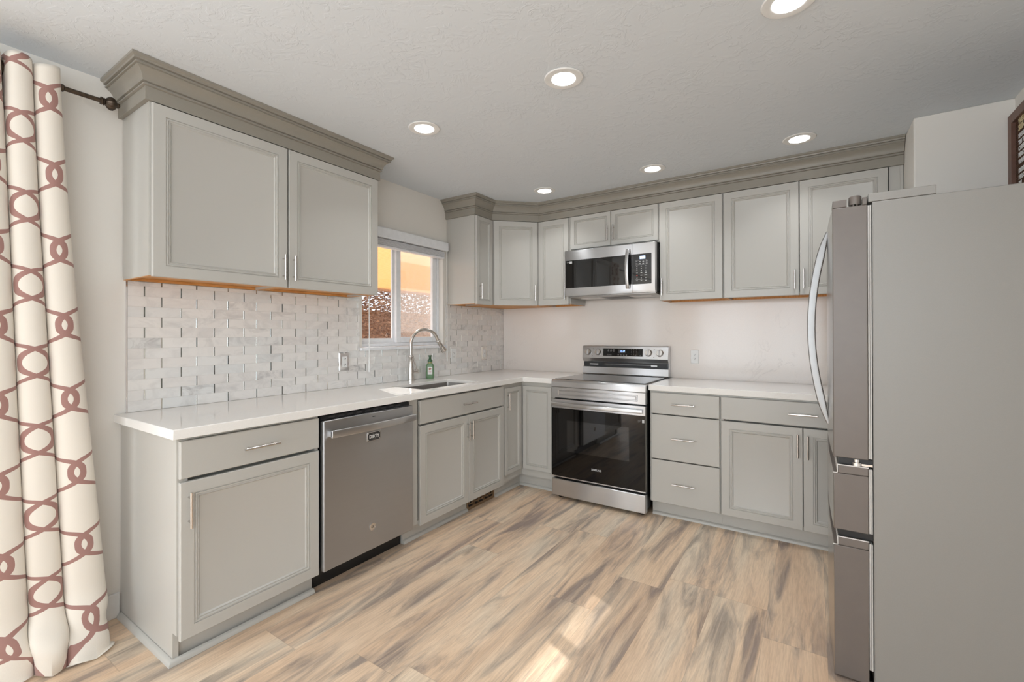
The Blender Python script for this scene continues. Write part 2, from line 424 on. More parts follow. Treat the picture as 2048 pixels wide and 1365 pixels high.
def cells(bm, xs, ys, solid, z0, z1, mi=0):
    """slab made of grid cells; solid(i,j) -> bool"""
    vt = {}
    def v(i, j, k):
        if (i, j, k) not in vt: vt[(i, j, k)] = bm.verts.new((xs[i], ys[j], z1 if k else z0))
        return vt[(i, j, k)]
    nx, ny = len(xs) - 1, len(ys) - 1
    S = lambda i, j: 0 <= i < nx and 0 <= j < ny and solid(i, j)
    for i in range(nx):
        for j in range(ny):
            if not S(i, j): continue
            for k in (0, 1): bm.faces.new([v(i, j, k), v(i + 1, j, k), v(i + 1, j + 1, k), v(i, j + 1, k)]).material_index = mi
            for di, dj, a, b in ((-1, 0, (i, j), (i, j + 1)), (1, 0, (i + 1, j), (i + 1, j + 1)), (0, -1, (i, j), (i + 1, j)), (0, 1, (i, j + 1), (i + 1, j + 1))):
                if not S(i + di, j + dj): bm.faces.new([v(*a, 0), v(*b, 0), v(*b, 1), v(*a, 1)]).material_index = mi
    bmesh.ops.recalc_face_normals(bm, faces=bm.faces[:])
    bmesh.ops.dissolve_limit(bm, angle_limit=0.01, verts=bm.verts[:], edges=bm.edges[:])
_txt = [0]
def text(name, s, size, org, udir, vdir, mat, parent, depth=0.0006, bold=0.0, align='LEFT', spacing=1.0, xs=1.0):
    cu = bpy.data.curves.new('lettering', 'FONT'); cu.body = s; cu.size = size; cu.extrude = depth; cu.offset = bold
    cu.align_x = align; cu.resolution_u = 2; cu.space_character = spacing
    o = bpy.data.objects.new('lettering', cu); COL.objects.link(o)
    bpy.context.view_layer.update()
    me = bpy.data.meshes.new_from_object(o.evaluated_get(bpy.context.evaluated_depsgraph_get()))
    bpy.data.objects.remove(o); bpy.data.curves.remove(cu)
    bm = bmesh.new(); bm.from_mesh(me); bpy.data.meshes.remove(me)
    U_ = Vector(udir).normalized(); V_ = Vector(vdir).normalized(); N_ = U_.cross(V_)
    O_ = Vector(org)
    for v in bm.verts: v.co = O_ + U_ * v.co.x * xs + V_ * v.co.y + N_ * v.co.z
    return obj(name, bm, mat, parent, smooth=0)

# ------------------------------------------------------------------ the room
def struct(name, bm, mat, **kw): return obj(name, bm, mat, kind='structure', **kw)
struct('floor', box(WF, -0.02, 3.56, -8.0, 0.02, FZ - 0.05, FZ), M['floor'], smooth=0)
struct('ceiling', box(WF, -0.12, 3.65, -8.12, 0.12, CZ, CZ + 0.08), M['ceiling'], smooth=0)
def wall_with_holes(axis_fixed, f0, f1, u0, u1, z0, z1, holes):
    us = sorted({u0, u1, *[h[0] for h in holes], *[h[1] for h in holes]}); zs = sorted({z0, z1, *[h[2] for h in holes], *[h[3] for h in holes]})
    bm = bmesh.new()
    def solid(i, j):
        uc = (us[i] + us[i + 1]) / 2; zc = (zs[j] + zs[j + 1]) / 2
        return not any(h[0] < uc < h[1] and h[2] < zc < h[3] for h in holes)
    cells(bm, us, zs, solid, f0, f1)
    for v in bm.verts:
        u, z, f = v.co
        v.co = Vector((f, u, z)) if axis_fixed == 'x' else Vector((u, f, z))
    return bm
WY0, WY1, WZ0, WZ1 = -1.775, -0.922, 1.165, 2.03     # kitchen window opening
struct('wall_left', wall_with_holes('x', -0.12, 0.0, -8.12, 0.12, FZ, CZ, [(WY0, WY1, WZ0, WZ1), (-5.75, -3.75, FZ, 2.1)]), M['wall'], smooth=0)
struct('wall_back', box(WF, 0.0, 3.15, 0.0, 0.12, FZ, CZ), M['wall'], smooth=0)
bm = bmesh.new(); bx(bm, WF, 3.15, 3.65, -0.643, 0.12, FZ, CZ)
struct('wall_corner', bm, M['wall'], bevel=0.006)
struct('wall_right', wall_with_holes('x', 3.531, 3.65, -8.12, -0.643, FZ, CZ, [(-6.6, -4.3, 0.75, 2.25)]), M['wall'], smooth=0)
struct('wall_rear', wall_with_holes('y', -8.12, -8.0, 0.0, 3.531, FZ, CZ, [(0.25, 3.25, 0.35, 2.35)]), M['wall'], smooth=0)
# baseboards
bm = bmesh.new(); bx(bm, WF, 0.0005, 0.013, -3.74, -3.142, FZ, 0.088)
struct('baseboard_left', bm, M['trim'], bevel=0.003)
struct('baseboard_right', box(WF, 3.518, 3.5305, -8.0, -0.66, FZ, 0.088), M['trim'], bevel=0.003)
struct('baseboard_rear', box(WF, 0.014, 3.517, -7.9995, -7.987, FZ, 0.088), M['trim'], bevel=0.003)

# kitchen window: vinyl slider
def win_frame(bm, F, u0, u1, z0, z1, w, d0, d1):
    bx(bm, F, u0, u0 + w, d0, d1, z0, z1); bx(bm, F, u1 - w, u1, d0, d1, z0, z1)
    bx(bm, F, u0 + w, u1 - w, d0, d1, z0, z0 + w); bx(bm, F, u0 + w, u1 - w, d0, d1, z1 - w, z1)
w1 = bpy.data.objects.new('window_1', None); COL.objects.link(w1); w1.location = (0, -1.35, 1.165); w1['kind'] = 'structure'
bm = bmesh.new(); win_frame(bm, FL, WY0 + .001, WY1 - .001, WZ0 + 0.022, WZ1 - .001, 0.024, -0.11, -0.045)
bx(bm, FL, WY0 + .026, WY1 - .026, -0.10, -0.078, WZ0 + 0.046, WZ0 + 0.062)
obj('frame', bm, M['vinyl'], w1, bevel=0.002)
bm = bmesh.new(); win_frame(bm, FL, -1.750, -1.388, 1.214, 2.004, 0.036, -0.098, -0.080); obj('fixed_sash', bm, M['vinyl'], w1, bevel=0.002)
bm = bmesh.new(); win_frame(bm, FL, -1.405, -0.950, 1.213, 2.004, 0.046, -0.078, -0.052); sash = obj('sliding_sash', bm, M['vinyl'], w1, bevel=0.002)
obj('pane', box(FL, -1.714, -1.424, -0.091, -0.088, 1.25, 1.968), M['pane'], w1, smooth=0)
obj('pane', box(FL, -1.36, -0.996, -0.067, -0.064, 1.259, 1.958), M['pane'], w1, smooth=0)
bm = bmesh.new(); bx(bm, FL, -1.39, -0.948, -0.1175, -0.1165, 1.20, 2.0); obj('insect_screen', bm, M['screen_mesh'], w1, smooth=0)
bm = bmesh.new(); bx(bm, FL, -1.800, -0.897, -0.044, 0.026, 1.163, 1.186)
struct('trim_1', bm, M['vinyl'], bevel=0.004)
# rear and side windows added for fill light; patio door (behind the camera)
w2 = bpy.data.objects.new('fill_window_2', None); COL.objects.link(w2); w2.location = (1.75, -8.0, .35); w2['kind'] = 'structure'
bm = bmesh.new(); win_frame(bm, WF, 0.25, 3.25, 0.35, 2.35, 0.06, -8.10, -8.02); bx(bm, WF, 1.72, 1.78, -8.10, -8.02, 0.41, 2.29)
obj('frame', bm, M['vinyl'], w2, bevel=0.003)
obj('pane', box(WF, 0.31, 3.19, -8.062, -8.058, 0.41, 2.29), M['pane'], w2, smooth=0)
w3 = bpy.data.objects.new('fill_window_3', None); COL.objects.link(w3); w3.location = (3.6, -5.45, .75); w3['kind'] = 'structure'  # unseen side window, added to light the left cabinets
bm = bmesh.new(); win_frame(bm, FR, -6.6, -4.3, 0.75, 2.25, 0.05, -3.62, -3.56)
obj('frame', bm, M['vinyl'], w3, bevel=0.003)
obj('pane', box(FR, -6.55, -4.35, -3.592, -3.588, 0.80, 2.20), M['pane'], w3, smooth=0)
d1 = bpy.data.objects.new('door_1', None); COL.objects.link(d1); d1.location = (0, -4.75, FZ); d1['kind'] = 'structure'
bm = bmesh.new(); win_frame(bm, FL, -5.75, -3.75, FZ, 2.1, 0.06, -0.11, -0.02); bx(bm, FL, -4.79, -4.71, -0.10, -0.03, FZ + .06, 2.04)
obj('frame', bm, M['vinyl'], d1, bevel=0.003)
obj('pane', box(FL, -5.69, -3.81, -0.067, -0.063, FZ + .06, 2.04), M['pane'], d1, smooth=0)

# ------------------------------------------------------------------ cabinets
def ring_panel(bm, F, u0, u1, z0, z1, prof, d0):
    """concentric rectangles; prof = (inset, depth above d0)"""
    rings = []
    for ins, dd in prof:
        a, b, c, d = u0 + ins, u1 - ins, z0 + ins, z1 - ins
        rings.append([F(a, d0 + dd, c), F(b, d0 + dd, c), F(b, d0 + dd, d), F(a, d0 + dd, d)])
    loft(bm, rings)
DOOR = [(0, 0), (0, 0.0165), (0.0025, 0.019), (0.048, 0.019), (0.0495, 0.0145), (0.052, 0.0145), (0.0535, 0.0185), (0.0575, 0.0185), (0.060, 0.0135), (0.0635, 0.0135), (0.066, 0.0155), (0.071, 0.0095), (0.073, 0.0088)]
DOORN = [(i * .72, d) for i, d in DOOR]
SLAB = [(0, 0), (0, 0.0165), (0.003, 0.019)]
def door(F, parent, u0, u1, z0, z1, d0, name='door', narrow=False):
    bm = bmesh.new(); ring_panel(bm, F, u0, u1, z0, z1, DOORN if narrow else DOOR, d0)
    return obj(name, bm, M['paint'], parent, smooth=25)
def drawer(F, parent, u0, u1, z0, z1, d0, name='drawer_front'):
    bm = bmesh.new(); ring_panel(bm, F, u0, u1, z0, z1, SLAB, d0)
    return obj(name, bm, M['paint'], parent, smooth=25)
def pull(F, parent, u, z, vertical, L=0.14, d=0.65, post=0.48):
    bm = bmesh.new(); q = 0.0055
    dd = d + 0.026
    ds = d - 0.0006
    if vertical:
        cyl(bm, F(u, dd, z - L / 2), F(u, dd, z + L / 2), q)
        for s in (-1, 1): cyl(bm, F(u, ds, z + s * L * .5 * .68), F(u, dd, z + s * L * .5 * .68), 0.004)
    else:
        cyl(bm, F(u - L / 2, dd, z), F(u + L / 2, dd, z), q)
        for s in (-1, 1): cyl(bm, F(u + s * L * .5 * .68, ds, z), F(u + s * L * .5 * .68, dd, z), 0.004)
    return obj('handle', bm, M['nickel'], parent)

UZ0, UZ1 = 1.538, 2.30
def upper_body(F, parent, u0, u1, z0, z1, dfr, liner=True):
    bm = bmesh.new(); s = 0.016
    bx(bm, F, u0, u1, 0.003, dfr - 0.06, z0 + 0.016, z1)
    bx(bm, F, u0, u0 + s, dfr - 0.06, dfr, z0 + 0.016, z1); bx(bm, F, u1 - s, u1, dfr - 0.06, dfr, z0 + 0.016, z1)
    bx(bm, F, u0 + s, u1 - s, dfr - 0.06, dfr, z1 - 0.012, z1)
    bx(bm, F, u0, u0 + s, 0.012, dfr, z0, z0 + 0.016); bx(bm, F, u1 - s, u1, 0.012, dfr, z0, z0 + 0.016)
    bx(bm, F, u0 + s, u1 - s, dfr - 0.06, dfr, z0, z0 + 0.018)
    b = obj('cabinet_box', bm, M['paint'], parent, smooth=0)
    if liner:
        bm = bmesh.new(); e = 0.0008
        bx(bm, F, u0 + s + e, u1 - s - e, 0.012, dfr - 0.0608, z0 + 0.0125, z0 + 0.0155); bx(bm, F, u0 + e, u1 - e, dfr - 0.0600, dfr - 0.003, z0 - 0.0022, z0 - 0.0002)
        bx(bm, F, u0 + e, u0 + s - .004, 0.012, dfr - 0.0602, z0 - 0.0022, z0 - 0.0002)
        bx(bm, F, u1 - s + .004, u1 - e, 0.012, dfr - 0.0602, z0 - 0.0022, z0 - 0.0002)
        bx(bm, F, u0 + s, u1 - s, 0.012, 0.03, z0 - 0.001, z0 + 0.012)
        obj('bottom_panel', bm, M['wood_under'], parent, smooth=0, label='bare orange wood underside')
    return b
DF = 0.312; DD = 0.3135; UP = 2.284
GU = 'grey wall cabinets'
def upper(F, u0, u1, doors, label, hs, z0=UZ0, z1=UZ1, liner=True, narrow=False):
    o = F((u0 + u1) / 2, 0.15, z0)
    r = wr('wall_cabinet', o, label, 'cabinet')
    if doors[-1][1] < u1 - 0.03: obj('filler_strip', box(F, doors[-1][1] + 0.006, u1 - 0.0165, DF - 0.015, DF, z0 + 0.0185, z1 - 0.0125), M['paint'], r, smooth=0)
    upper_body(F, r, u0, u1, z0, z1, DF, liner)
    for (a, b), (hu, hz, hl) in zip(doors, hs):
        dr = door(F, r, a, b, z0 - 0.004 if z0 < 1.8 else 2.004, UP, DD, narrow=(b - a) < 0.25 or z0 > 1.8)
        pull(F, dr, hu, hz, True, hl, DD + 0.019)
    return r
upper(FL, -3.130, -2.5210, [(-3.122, -2.5205)], 'wide grey single-door wall cabinet directly beside the curtain rod finial', [(-2.546, 1.640, 0.135)])
upper(FL, -2.5135, -1.906, [(-2.5125, -1.910)], 'wide grey single-door wall cabinet just left of the kitchen window', [(-2.490, 1.640, 0.135)])
upper(FL, -0.872, -0.636, [(-0.866, -0.645)], 'narrow grey wall cabinet facing the room just right of the window', [(-0.828, 1.645, 0.13)])
FBU = Fr((0, 0, 0), (1, 0, 0), (0, -1, 0))
_sh = 0.020   # back-wall uppers sit slightly deeper
class FrB(Fr):
    pass
FBU = Fr((0, -_sh, 0), (1, 0, 0), (0, -1, 0))
# diagonal corner cabinet
r = wr('corner_wall_cabinet', (0.2, -0.2, UZ0), 'grey wall cabinet set diagonally across the corner right of the window', 'cabinet')
P0 = Vector((0.312, -0.633, 0)); P1 = Vector((0.629, -0.332, 0))
poly = [(0.003, -0.003), (0.003, -0.633), (0.312, -0.633), (0.629, -0.332), (0.629, -0.003)]
bm = bmesh.new(); prism(bm, [Vector((x, y, UZ0 + 0.004)) for x, y in poly], [Vector((x, y, UZ1)) for x, y in poly]); obj('cabinet_box', bm, M['paint'], r, smooth=0)
poly2 = [(0.013, -0.013), (0.013, -0.625), (0.304, -0.625), (0.620, -0.325), (0.620, -0.013)]
bm = bmesh.new(); prism(bm, [Vector((x, y, UZ0 - 0.001)) for x, y in poly2], [Vector((x, y, UZ0 + 0.0035)) for x, y in poly2]); obj('bottom_panel', bm, M['wood_under'], r, smooth=0, label='bare orange wood underside')
dU = (P1 - P0).normalized(); dD = Vector((dU.y, -dU.x, 0)); LD = (P1 - P0).length
FD = Fr(P0, dU, dD)
dr = door(FD, r, 0.022, LD - 0.022, UZ0 - 0.004, UP, 0.0015)
pull(FD, dr, LD - 0.048, 1.645, True, 0.135, 0.0205)
upper(FBU, 0.6295, 0.940, [(0.632, 0.932)], 'narrow grey wall cabinet between the corner cabinet and the microwave', [(0.905, 1.645, 0.135)])
upper(FBU, 0.9405, 1.7045, [(0.953, 1.3130), (1.3175, 1.697)], 'short two-door grey wall cabinet directly above the microwave', [(1.288, 2.102, 0.13), (1.341, 2.102, 0.13)], z0=1.99, liner=False)
upper(FBU, 1.705, 2.158, [(1.709, 2.152)], 'single-door grey wall cabinet just right of the microwave', [(1.728, 1.637, 0.13)])
upper(FBU, 2.1585, 3.147, [(2.163, 2.6155), (2.6205, 3.073)], 'double-door grey wall cabinet above the right counter, partly behind the refrigerator', [(2.591, 1.637, 0.13), (2.643, 1.637, 0.13)])

# crown mouldings
CROWN = [(0.0, 2.345), (0.0195, 2.345), (0.0255, 2.347), (0.0255, 2.353), (0.0205, 2.355), (0.0205, 2.358), (0.0300, 2.360), (0.0300, 2.366), (0.0320, 2.376), (0.037, 2.388), (0.045, 2.399), (0.056, 2.407), (0.056, 2.411), (0.0635, 2.411), (0.0635, 2.418), (0.0600, 2.420), (0.0600, 2.423), (0.070, 2.424), (0.0715, 2.431), (0.080, 2.436), (0.080, 2.4455), (0.0, 2.4455)]
FRIEZE = [(0.0, 2.2885), (0.0165, 2.2885), (0.0165, 2.3445), (0.0, 2.3445)]
def sweep(path, prof, off0=0.0, caps=True):
    """path: 2D points, outward = right-hand side of travel"""
    pts = [Vector(p) for p in path]; n = len(pts)
    nr = []
    for i in range(n - 1):
        d = (pts[i + 1] - pts[i]).normalized(); nr.append(Vector((d.y, -d.x)))
    bm = bmesh.new(); rings = []
    for i, p in enumerate(pts):
        if i == 0: m_ = nr[0]
        elif i == n - 1: m_ = nr[-1]
        else:
            m_ = (nr[i - 1] + nr[i]); m_ = m_ / (m_.dot(nr[i - 1]))
        rings.append([(p.x + m_.x * (o + off0), p.y + m_.y * (o + off0), z) for o, z in prof])
    loft(bm, [[Vector(q) for q in r_] for r_ in rings])
    return bm
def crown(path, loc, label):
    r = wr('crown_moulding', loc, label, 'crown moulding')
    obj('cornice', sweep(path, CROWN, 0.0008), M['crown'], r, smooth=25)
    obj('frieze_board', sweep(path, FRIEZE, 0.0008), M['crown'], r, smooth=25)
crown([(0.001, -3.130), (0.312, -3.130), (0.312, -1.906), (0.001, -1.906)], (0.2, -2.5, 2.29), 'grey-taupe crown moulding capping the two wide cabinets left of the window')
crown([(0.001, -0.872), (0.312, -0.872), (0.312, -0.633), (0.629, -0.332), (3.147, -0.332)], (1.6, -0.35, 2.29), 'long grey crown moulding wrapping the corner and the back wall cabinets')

# base cabinets
KZ = 0.085; BT = 0.8745; BF = 0.610; BD = 0.6115; TOE = 0.556
def base_body(F, parent, u0, u1, dfr=BF, stiles=True, toe=True, ends=(0.018, 0.018), name='cabinet_box'):
    bm = bmesh.new()
    bx(bm, F, u0, u0 + ends[0], 0.012, dfr, KZ, BT); bx(bm, F, u1 - ends[1], u1, 0.012, dfr, KZ, BT)
    bx(bm, F, u0 + ends[0], u1 - ends[1], 0.012, dfr, KZ, KZ + 0.018)
    bx(bm, F, u0 + ends[0], u1 - ends[1], 0.012, 0.022, KZ + 0.018, BT)
    bx(bm, F, u0 + ends[0], u1 - ends[1], dfr - 0.078, dfr - 0.06, KZ + 0.018, BT)
    bx(bm, F, u0 + ends[0], u1 - ends[1], dfr - 0.06, dfr, BT - 0.012, BT)
    b = obj(name, bm, M['paint'], parent, smooth=0)
    if toe:
        obj('toe_kick', box(F, u0, u1, TOE - 0.015, TOE, FZ, KZ - 0.0005), M['paint'], parent, smooth=0)
    return b
def shoe(F, parent, u0, u1, d):
    bm = bmesh.new(); pr = [(0, 0), (0.018, 0), (0.0175, 0.006), (0.014, 0.013), (0.008, 0.018), (0.0, 0.021)]
    loft(bm, [[F(u, d + 0.0006 + a, FZ + b + 0.0003) for a, b in pr] for u in (u0, u1)])
    return obj('shoe_moulding', bm, M['paint'], parent, smooth=40)
# end cabinet
r = wr('base_cabinet', (0.3, -2.83, FZ), 'grey base cabinet with one drawer and door, nearest the curtain', 'cabinet')
base_body(FL, r, -3.115, -2.5255)
bm = bmesh.new()
ep = [(0.003, FZ), (TOE + 0.018, FZ), (TOE + 0.018, 0.098), (BF + 0.001, 0.098), (BF + 0.001, BT), (0.003, BT)]
loft(bm, [[Vector((x, y, z)) for x, z in ep] for y in (-3.136, -3.1155)])
obj('end_panel', bm, M['paint'], r, smooth=0)
bm = bmesh.new(); pr = [(0, 0), (0.018, 0), (0.0175, 0.006), (0.014, 0.013), (0.008, 0.018), (0.0, 0.021)]
path = [(0.016, -3.1365), (TOE + 0.0185, -3.1365), (TOE + 0.0185, -2.53)]
bm.free(); obj('shoe_moulding', sweep(path, [(a, FZ + b + .0003) for a, b in pr], 0.0006), M['paint'], r, smooth=40)
dr = drawer(FL, r, -3.130, -2.531, 0.7135, 0.861, BD, 'drawer'); pull(FL, dr, -2.822, 0.785, False, 0.155, BD + .019)
dr = door(FL, r, -3.130, -2.531, 0.078, 0.699, BD); pull(FL, dr, -3.101, 0.590, True, 0.14, BD + .019)
# sink base
r = wr('sink_cabinet', (0.3, -1.4, FZ), 'grey base cabinet with a false drawer and two doors beneath the sink', 'cabinet')
bm = bmesh.new()
u0, u1 = -1.9125, -0.8925
bx(bm, FL, u0, u0 + .018, 0.012, BF, KZ, BT); bx(bm, FL, u1 - .018, u1, 0.012, BF, KZ, BT); bx(bm, FL, u0 + .018, u1 - .018, 0.012, BF, KZ, KZ + .018)
bx(bm, FL, u0 + .018, u1 - .018, BF - .032, BF - .020, KZ + .018, 0.868)
bx(bm, FL, u0 + .018, -1.834, BF - .020, BF, KZ + .018, BT)
bx(bm, FL, -1.834, u1 - .018, BF - .020, BF, 0.866, BT)
obj('cabinet_box', bm, M['paint'], r, smooth=0)
bm = bmesh.new(); bx(bm, FL, u0, -1.283, TOE - .015, TOE, FZ, KZ - .0005); bx(bm, FL, -0.941, u1, TOE - .015, TOE, FZ, KZ - .0005); bx(bm, FL, -1.283, -0.941, TOE - .015, TOE, 0.069, KZ - .0005)
obj('toe_kick', bm, M['paint'], r, smooth=0)
shoe(FL, r, u0, -1.285, TOE); shoe(FL, r, -0.939, u1, TOE)
dr = drawer(FL, r, -1.829, -0.903, 0.7115, 0.861, BD, 'false_drawer'); pull(FL, dr, -1.352, 0.785, False, 0.15, BD + .019)
dr = door(FL, r, -1.829, -1.3480, 0.074, 0.699, BD); pull(FL, dr, -1.365, 0.592, True, 0.135, BD + .019)
dr = door(FL, r, -1.3455, -0.903, 0.074, 0.699, BD); pull(FL, dr, -1.323, 0.592, True, 0.135, BD + .019)
# corner base (lazy susan)
r = wr('corner_cabinet', (0.3, -0.3, FZ), 'grey corner base cabinet with a two-leaf folding door, between sink cabinet and range', 'cabinet')
xs = [0.012, 0.610, 0.940]; ys = [-0.8915, -0.610, -0.012]
bm = bmesh.new(); cells(bm, xs, ys, lambda i, j: not (i == 1 and j == 0), KZ, BT); obj('cabinet_box', bm, M['paint'], r, smooth=0)
bm = bmesh.new(); cells(bm, [0.3, TOE, 0.939], [-0.891, -TOE, -0.3], lambda i, j: not (i == 1 and j == 0), FZ, KZ - .0005); obj('toe_kick', bm, M['paint'], r, smooth=0)
obj('shoe_moulding', sweep([(TOE, -0.890), (TOE, -TOE), (0.937, -TOE)], [(a, FZ + b + .0003) for a, b in pr], 0.0006), M['paint'], r, smooth=40)
dr = door(FL, r, -0.884, -0.636, 0.142, 0.842, BD, narrow=True); pull(FL, dr, -0.853, 0.735, True, 0.135, BD + .019)
door(FB, r, 0.636, 0.912, 0.142, 0.842, BD, narrow=True)
# drawer base
r = wr('drawer_cabinet', (1.95, -0.3, FZ), 'grey base cabinet of three stacked drawers just right of the range', 'cabinet')
FB2 = Fr((0, -0.005, 0), (1, 0, 0), (0, -1, 0))
base_body(FB2, r, 1.712, 2.1785); shoe(FB2, r, 1.716, 2.1785, TOE)
for z0, z1, hz in ((0.714, 0.862, 0.787), (0.3945, 0.7065, 0.549), (0.088, 0.387, 0.234)):
    dr = drawer(FB2, r, 1.722, 2.174, z0, z1, BD, 'drawer'); pull(FB2, dr, 1.947, hz, False, 0.15, BD + .019)
r = wr('base_cabinet', (2.66, -0.3, FZ), 'grey double-door base cabinet with a wide drawer, beside the refrigerator', 'cabinet')
base_body(FB2, r, 2.179, 3.147); shoe(FB2, r, 2.179, 3.147, TOE)
dr = drawer(FB2, r, 2.184, 3.095, 0.7165, 0.862, BD, 'drawer'); pull(FB2, dr, 2.638, 0.787, False, 0.15, BD + .019)
dr = door(FB2, r, 2.184, 2.6365, 0.088, 0.706, BD); pull(FB2, dr, 2.612, 0.598, True, 0.14, BD + .019)
dr = door(FB2, r, 2.6405, 3.095, 0.088, 0.706, BD); pull(FB2, dr, 2.664, 0.595, True, 0.14, BD + .019)

# floor register in the toe kick
r = wr('floor_register', (TOE, -1.11, FZ), 'bronze geometric vent register set in the toe kick below the sink cabinet', 'vent')
obj('backing', box(FL, -1.276, -0.949, TOE - 0.012, TOE - 0.006, FZ + .003, 0.066), M['dark_gap'], r, smooth=0)
bm = bmesh.new()
a, b, c, d_ = -1.281, -0.943, FZ + .001, 0.067
bx(bm, FL, a, b, TOE - .005, TOE + .006, c, c + .02); bx(bm, FL, a, b, TOE - .005, TOE + .006, d_ - .008, d_)
bx(bm, FL, a, a + .012, TOE - .005, TOE + .006, c + .02, d_ - .008); bx(bm, FL, b - .012, b, TOE - .005, TOE + .006, c + .02, d_ - .008)
zz0, zz1 = c + .02, d_ - .008
n = 5; W_ = (b - a - .024) / n
for i in range(n):
    x0 = a + .012 + i * W_; fl = i % 2
    P = lambda s, t_, x2, y2: bx(bm, FL, x0 + s * W_, x0 + x2 * W_, TOE - .004, TOE + .004, zz0 + t_ * (zz1 - zz0), zz0 + y2 * (zz1 - zz0))
    if i: P(-0.04, 0, 0.04, 1)
    if fl:
        P(.2, .0, .28, .75); P(.28, .65, .9, .78); P(.45, .25, .95, .38); P(.45, .38, .53, .65)
    else:
        P(.2, .25, .28, 1.); P(.28, .25, .9, .38); P(.45, .62, .95, .75); P(.7, .38, .78, .62)
obj('grille', bm, M['register'], r, smooth=0)

# ------------------------------------------------------------------ counters
SX0, SX1, SY0, SY1 = 0.228, 0.545, -1.715, -1.125
bm = bmesh.new()
cells(bm, [0.001, SX0, SX1, 0.648, 0.9435], [-3.162, SY0, SY1, -0.645, -0.001], lambda i, j: not (i == 1 and j == 1) and not (i == 3 and j < 3), 0.8755, 0.915)
o = obj('countertop', bm, M['counter'], None, origin=(0.3, -1.5, 0.8755), bevel=0.0025, smooth=30)
tag(o, 'white quartz L-shaped countertop holding the sink, running to the range', 'countertop')
bm = bmesh.new(); bx(bm, WF, 1.7085, 3.148, -0.645, -0.001, 0.8755, 0.915)
o = obj('countertop', bm, M['counter'], None, origin=(2.4, -0.3, 0.8755), bevel=0.0025, smooth=30)
tag(o, 'white quartz countertop right of the range, ending behind the refrigerator', 'countertop')

# backsplash stone on the back wall
bm = bmesh.new(); bx(bm, WF, 0.012, 3.148, -0.0115, -0.0005, 0.9155, 1.59)
bmesh.ops.delete(bm, geom=[], context='VERTS')
o = obj('stone_backsplash', bm, M['splash'], None, origin=(1.5, -0.006, 0.9155), smooth=0)
tag(o, 'smooth cream quartz slab backsplash on the back wall behind the range', 'backsplash')

# marble tile backsplash with mirrored strips
r = wr('tile_backsplash', (0.004, -1.6, 0.915), 'white marble brick-tile backsplash with mirrored strips, around the kitchen window', 'backsplash')
TY0, TY1, TZ0, TZ1 = -3.1135, -0.0005, 0.9158, 1.5355
HY0, HY1, HZ0 = -1.803, -0.894, 1.1625
bm = bmesh.new()
cells(bm, [TY0, HY0, HY1, TY1], [TZ0, HZ0, TZ1], lambda i, j: not (i == 1 and j == 1), 0.0006, 0.0088)
for v in bm.verts:
    u, z, f_ = v.co; v.co = Vector((f_, u, z))
obj('grout_bed', bm, M['grout'], r, smooth=0)
tiles = bmesh.new(); MI = [0]
def tile(bm, y0, y1, z0, z1, d):
    if y1 - y0 < 0.003 or z1 - z0 < 0.003: return
    c = 0.0004
    loft(bm, [[Vector((x, a, b)) for a, b in ((y0 + i, z0 + i), (y1 - i, z0 + i), (y1 - i, z1 - i), (y0 + i, z1 - i))] for x, i in ((0.0086, 0), (d - c, 0), (d, c))], MI[0])
def clip(bm, y0, y1, z0, z1, d):
    y0 = max(y0, TY0); y1 = min(y1, TY1); z0 = max(z0, TZ0); z1 = min(z1, TZ1)
    if y1 <= y0 or z1 <= z0: return
    if y1 <= HY0 or y0 >= HY1 or z1 <= HZ0: tile(bm, y0, y1, z0, z1, d); return
    if y0 < HY0: tile(bm, y0, HY0, z0, z1, d)
    if y1 > HY1: tile(bm, HY1, y1, z0, z1, d)
    if z0 < HZ0: tile(bm, max(y0, HY0), min(y1, HY1), z0, HZ0, d)
TP, RH, g_ = 0.1532, 0.0499, 0.0005
for k in range(13):
    z0 = 0.917 + k * RH if k else TZ0; z1 = 0.917 + (k + 1) * RH
    ph = -2.979 if k % 2 == 0 else -3.0485
    for i in range(-2, 22):
        s = ph + i * TP
        MI[0] = 1; clip(tiles, s - 0.0028, s + 0.0028, z0 + g_, z1 - g_, 0.0094)
        MI[0] = 0; clip(tiles, s + 0.0034, s + TP - 0.0034, z0 + g_, z1 - g_, 0.0095)
obj('marble_tiles', tiles, [M['marble'], M['mirror_strip']], r, smooth=0, label='white veined marble bricks with thin mirrored strips between')
obj('edge_trim', box(FL, -3.1205, -3.114, 0.0006, 0.012, 0.9157, 1.5355), M['chrome'], r, smooth=0, label='polished metal edge strip')

# ------------------------------------------------------------------ sink, faucet, soap
r = wr('kitchen_sink', (0.39, -1.42, 0.70), 'rectangular undermount stainless sink below the window', 'sink')
bm = bmesh.new()
def rr3(x0, x1, y0, y1, rad, z):
    w_, h_ = x1 - x0, y1 - y0
    return [Vector((x0 + w_ / 2 + px_, y0 + h_ / 2 + py_, z)) for px_, py_ in rrect(w_, h_, rad, 5)]
e = 0.004
rings = [rr3(SX0 + .0006, SX1 - .0006, SY0 + .0006, SY1 - .0006, 0.018, 0.894), rr3(SX0 + .0022, SX1 - .0022, SY0 + .0022, SY1 - .0022, 0.018, 0.895),
         rr3(SX0 + .0045, SX1 - .0045, SY0 + .0045, SY1 - .0045, 0.02, 0.72), rr3(SX0 + .02, SX1 - .02, SY0 + .02, SY1 - .02, 0.02, 0.705), rr3(SX0 + .10, SX1 - .10, SY0 + .24, SY1 - .24, 0.02, 0.700)]
vs = [[bm.verts.new(p) for p in q] for q in rings]; n = len(vs[0])
for a, b in zip(vs, vs[1:]):
    for i in range(n): bm.faces.new((a[i], a[(i + 1) % n], b[(i + 1) % n], b[i]))
bm.faces.new(vs[-1])
obj('basin', bm, M['sinksteel'], r, smooth=40)
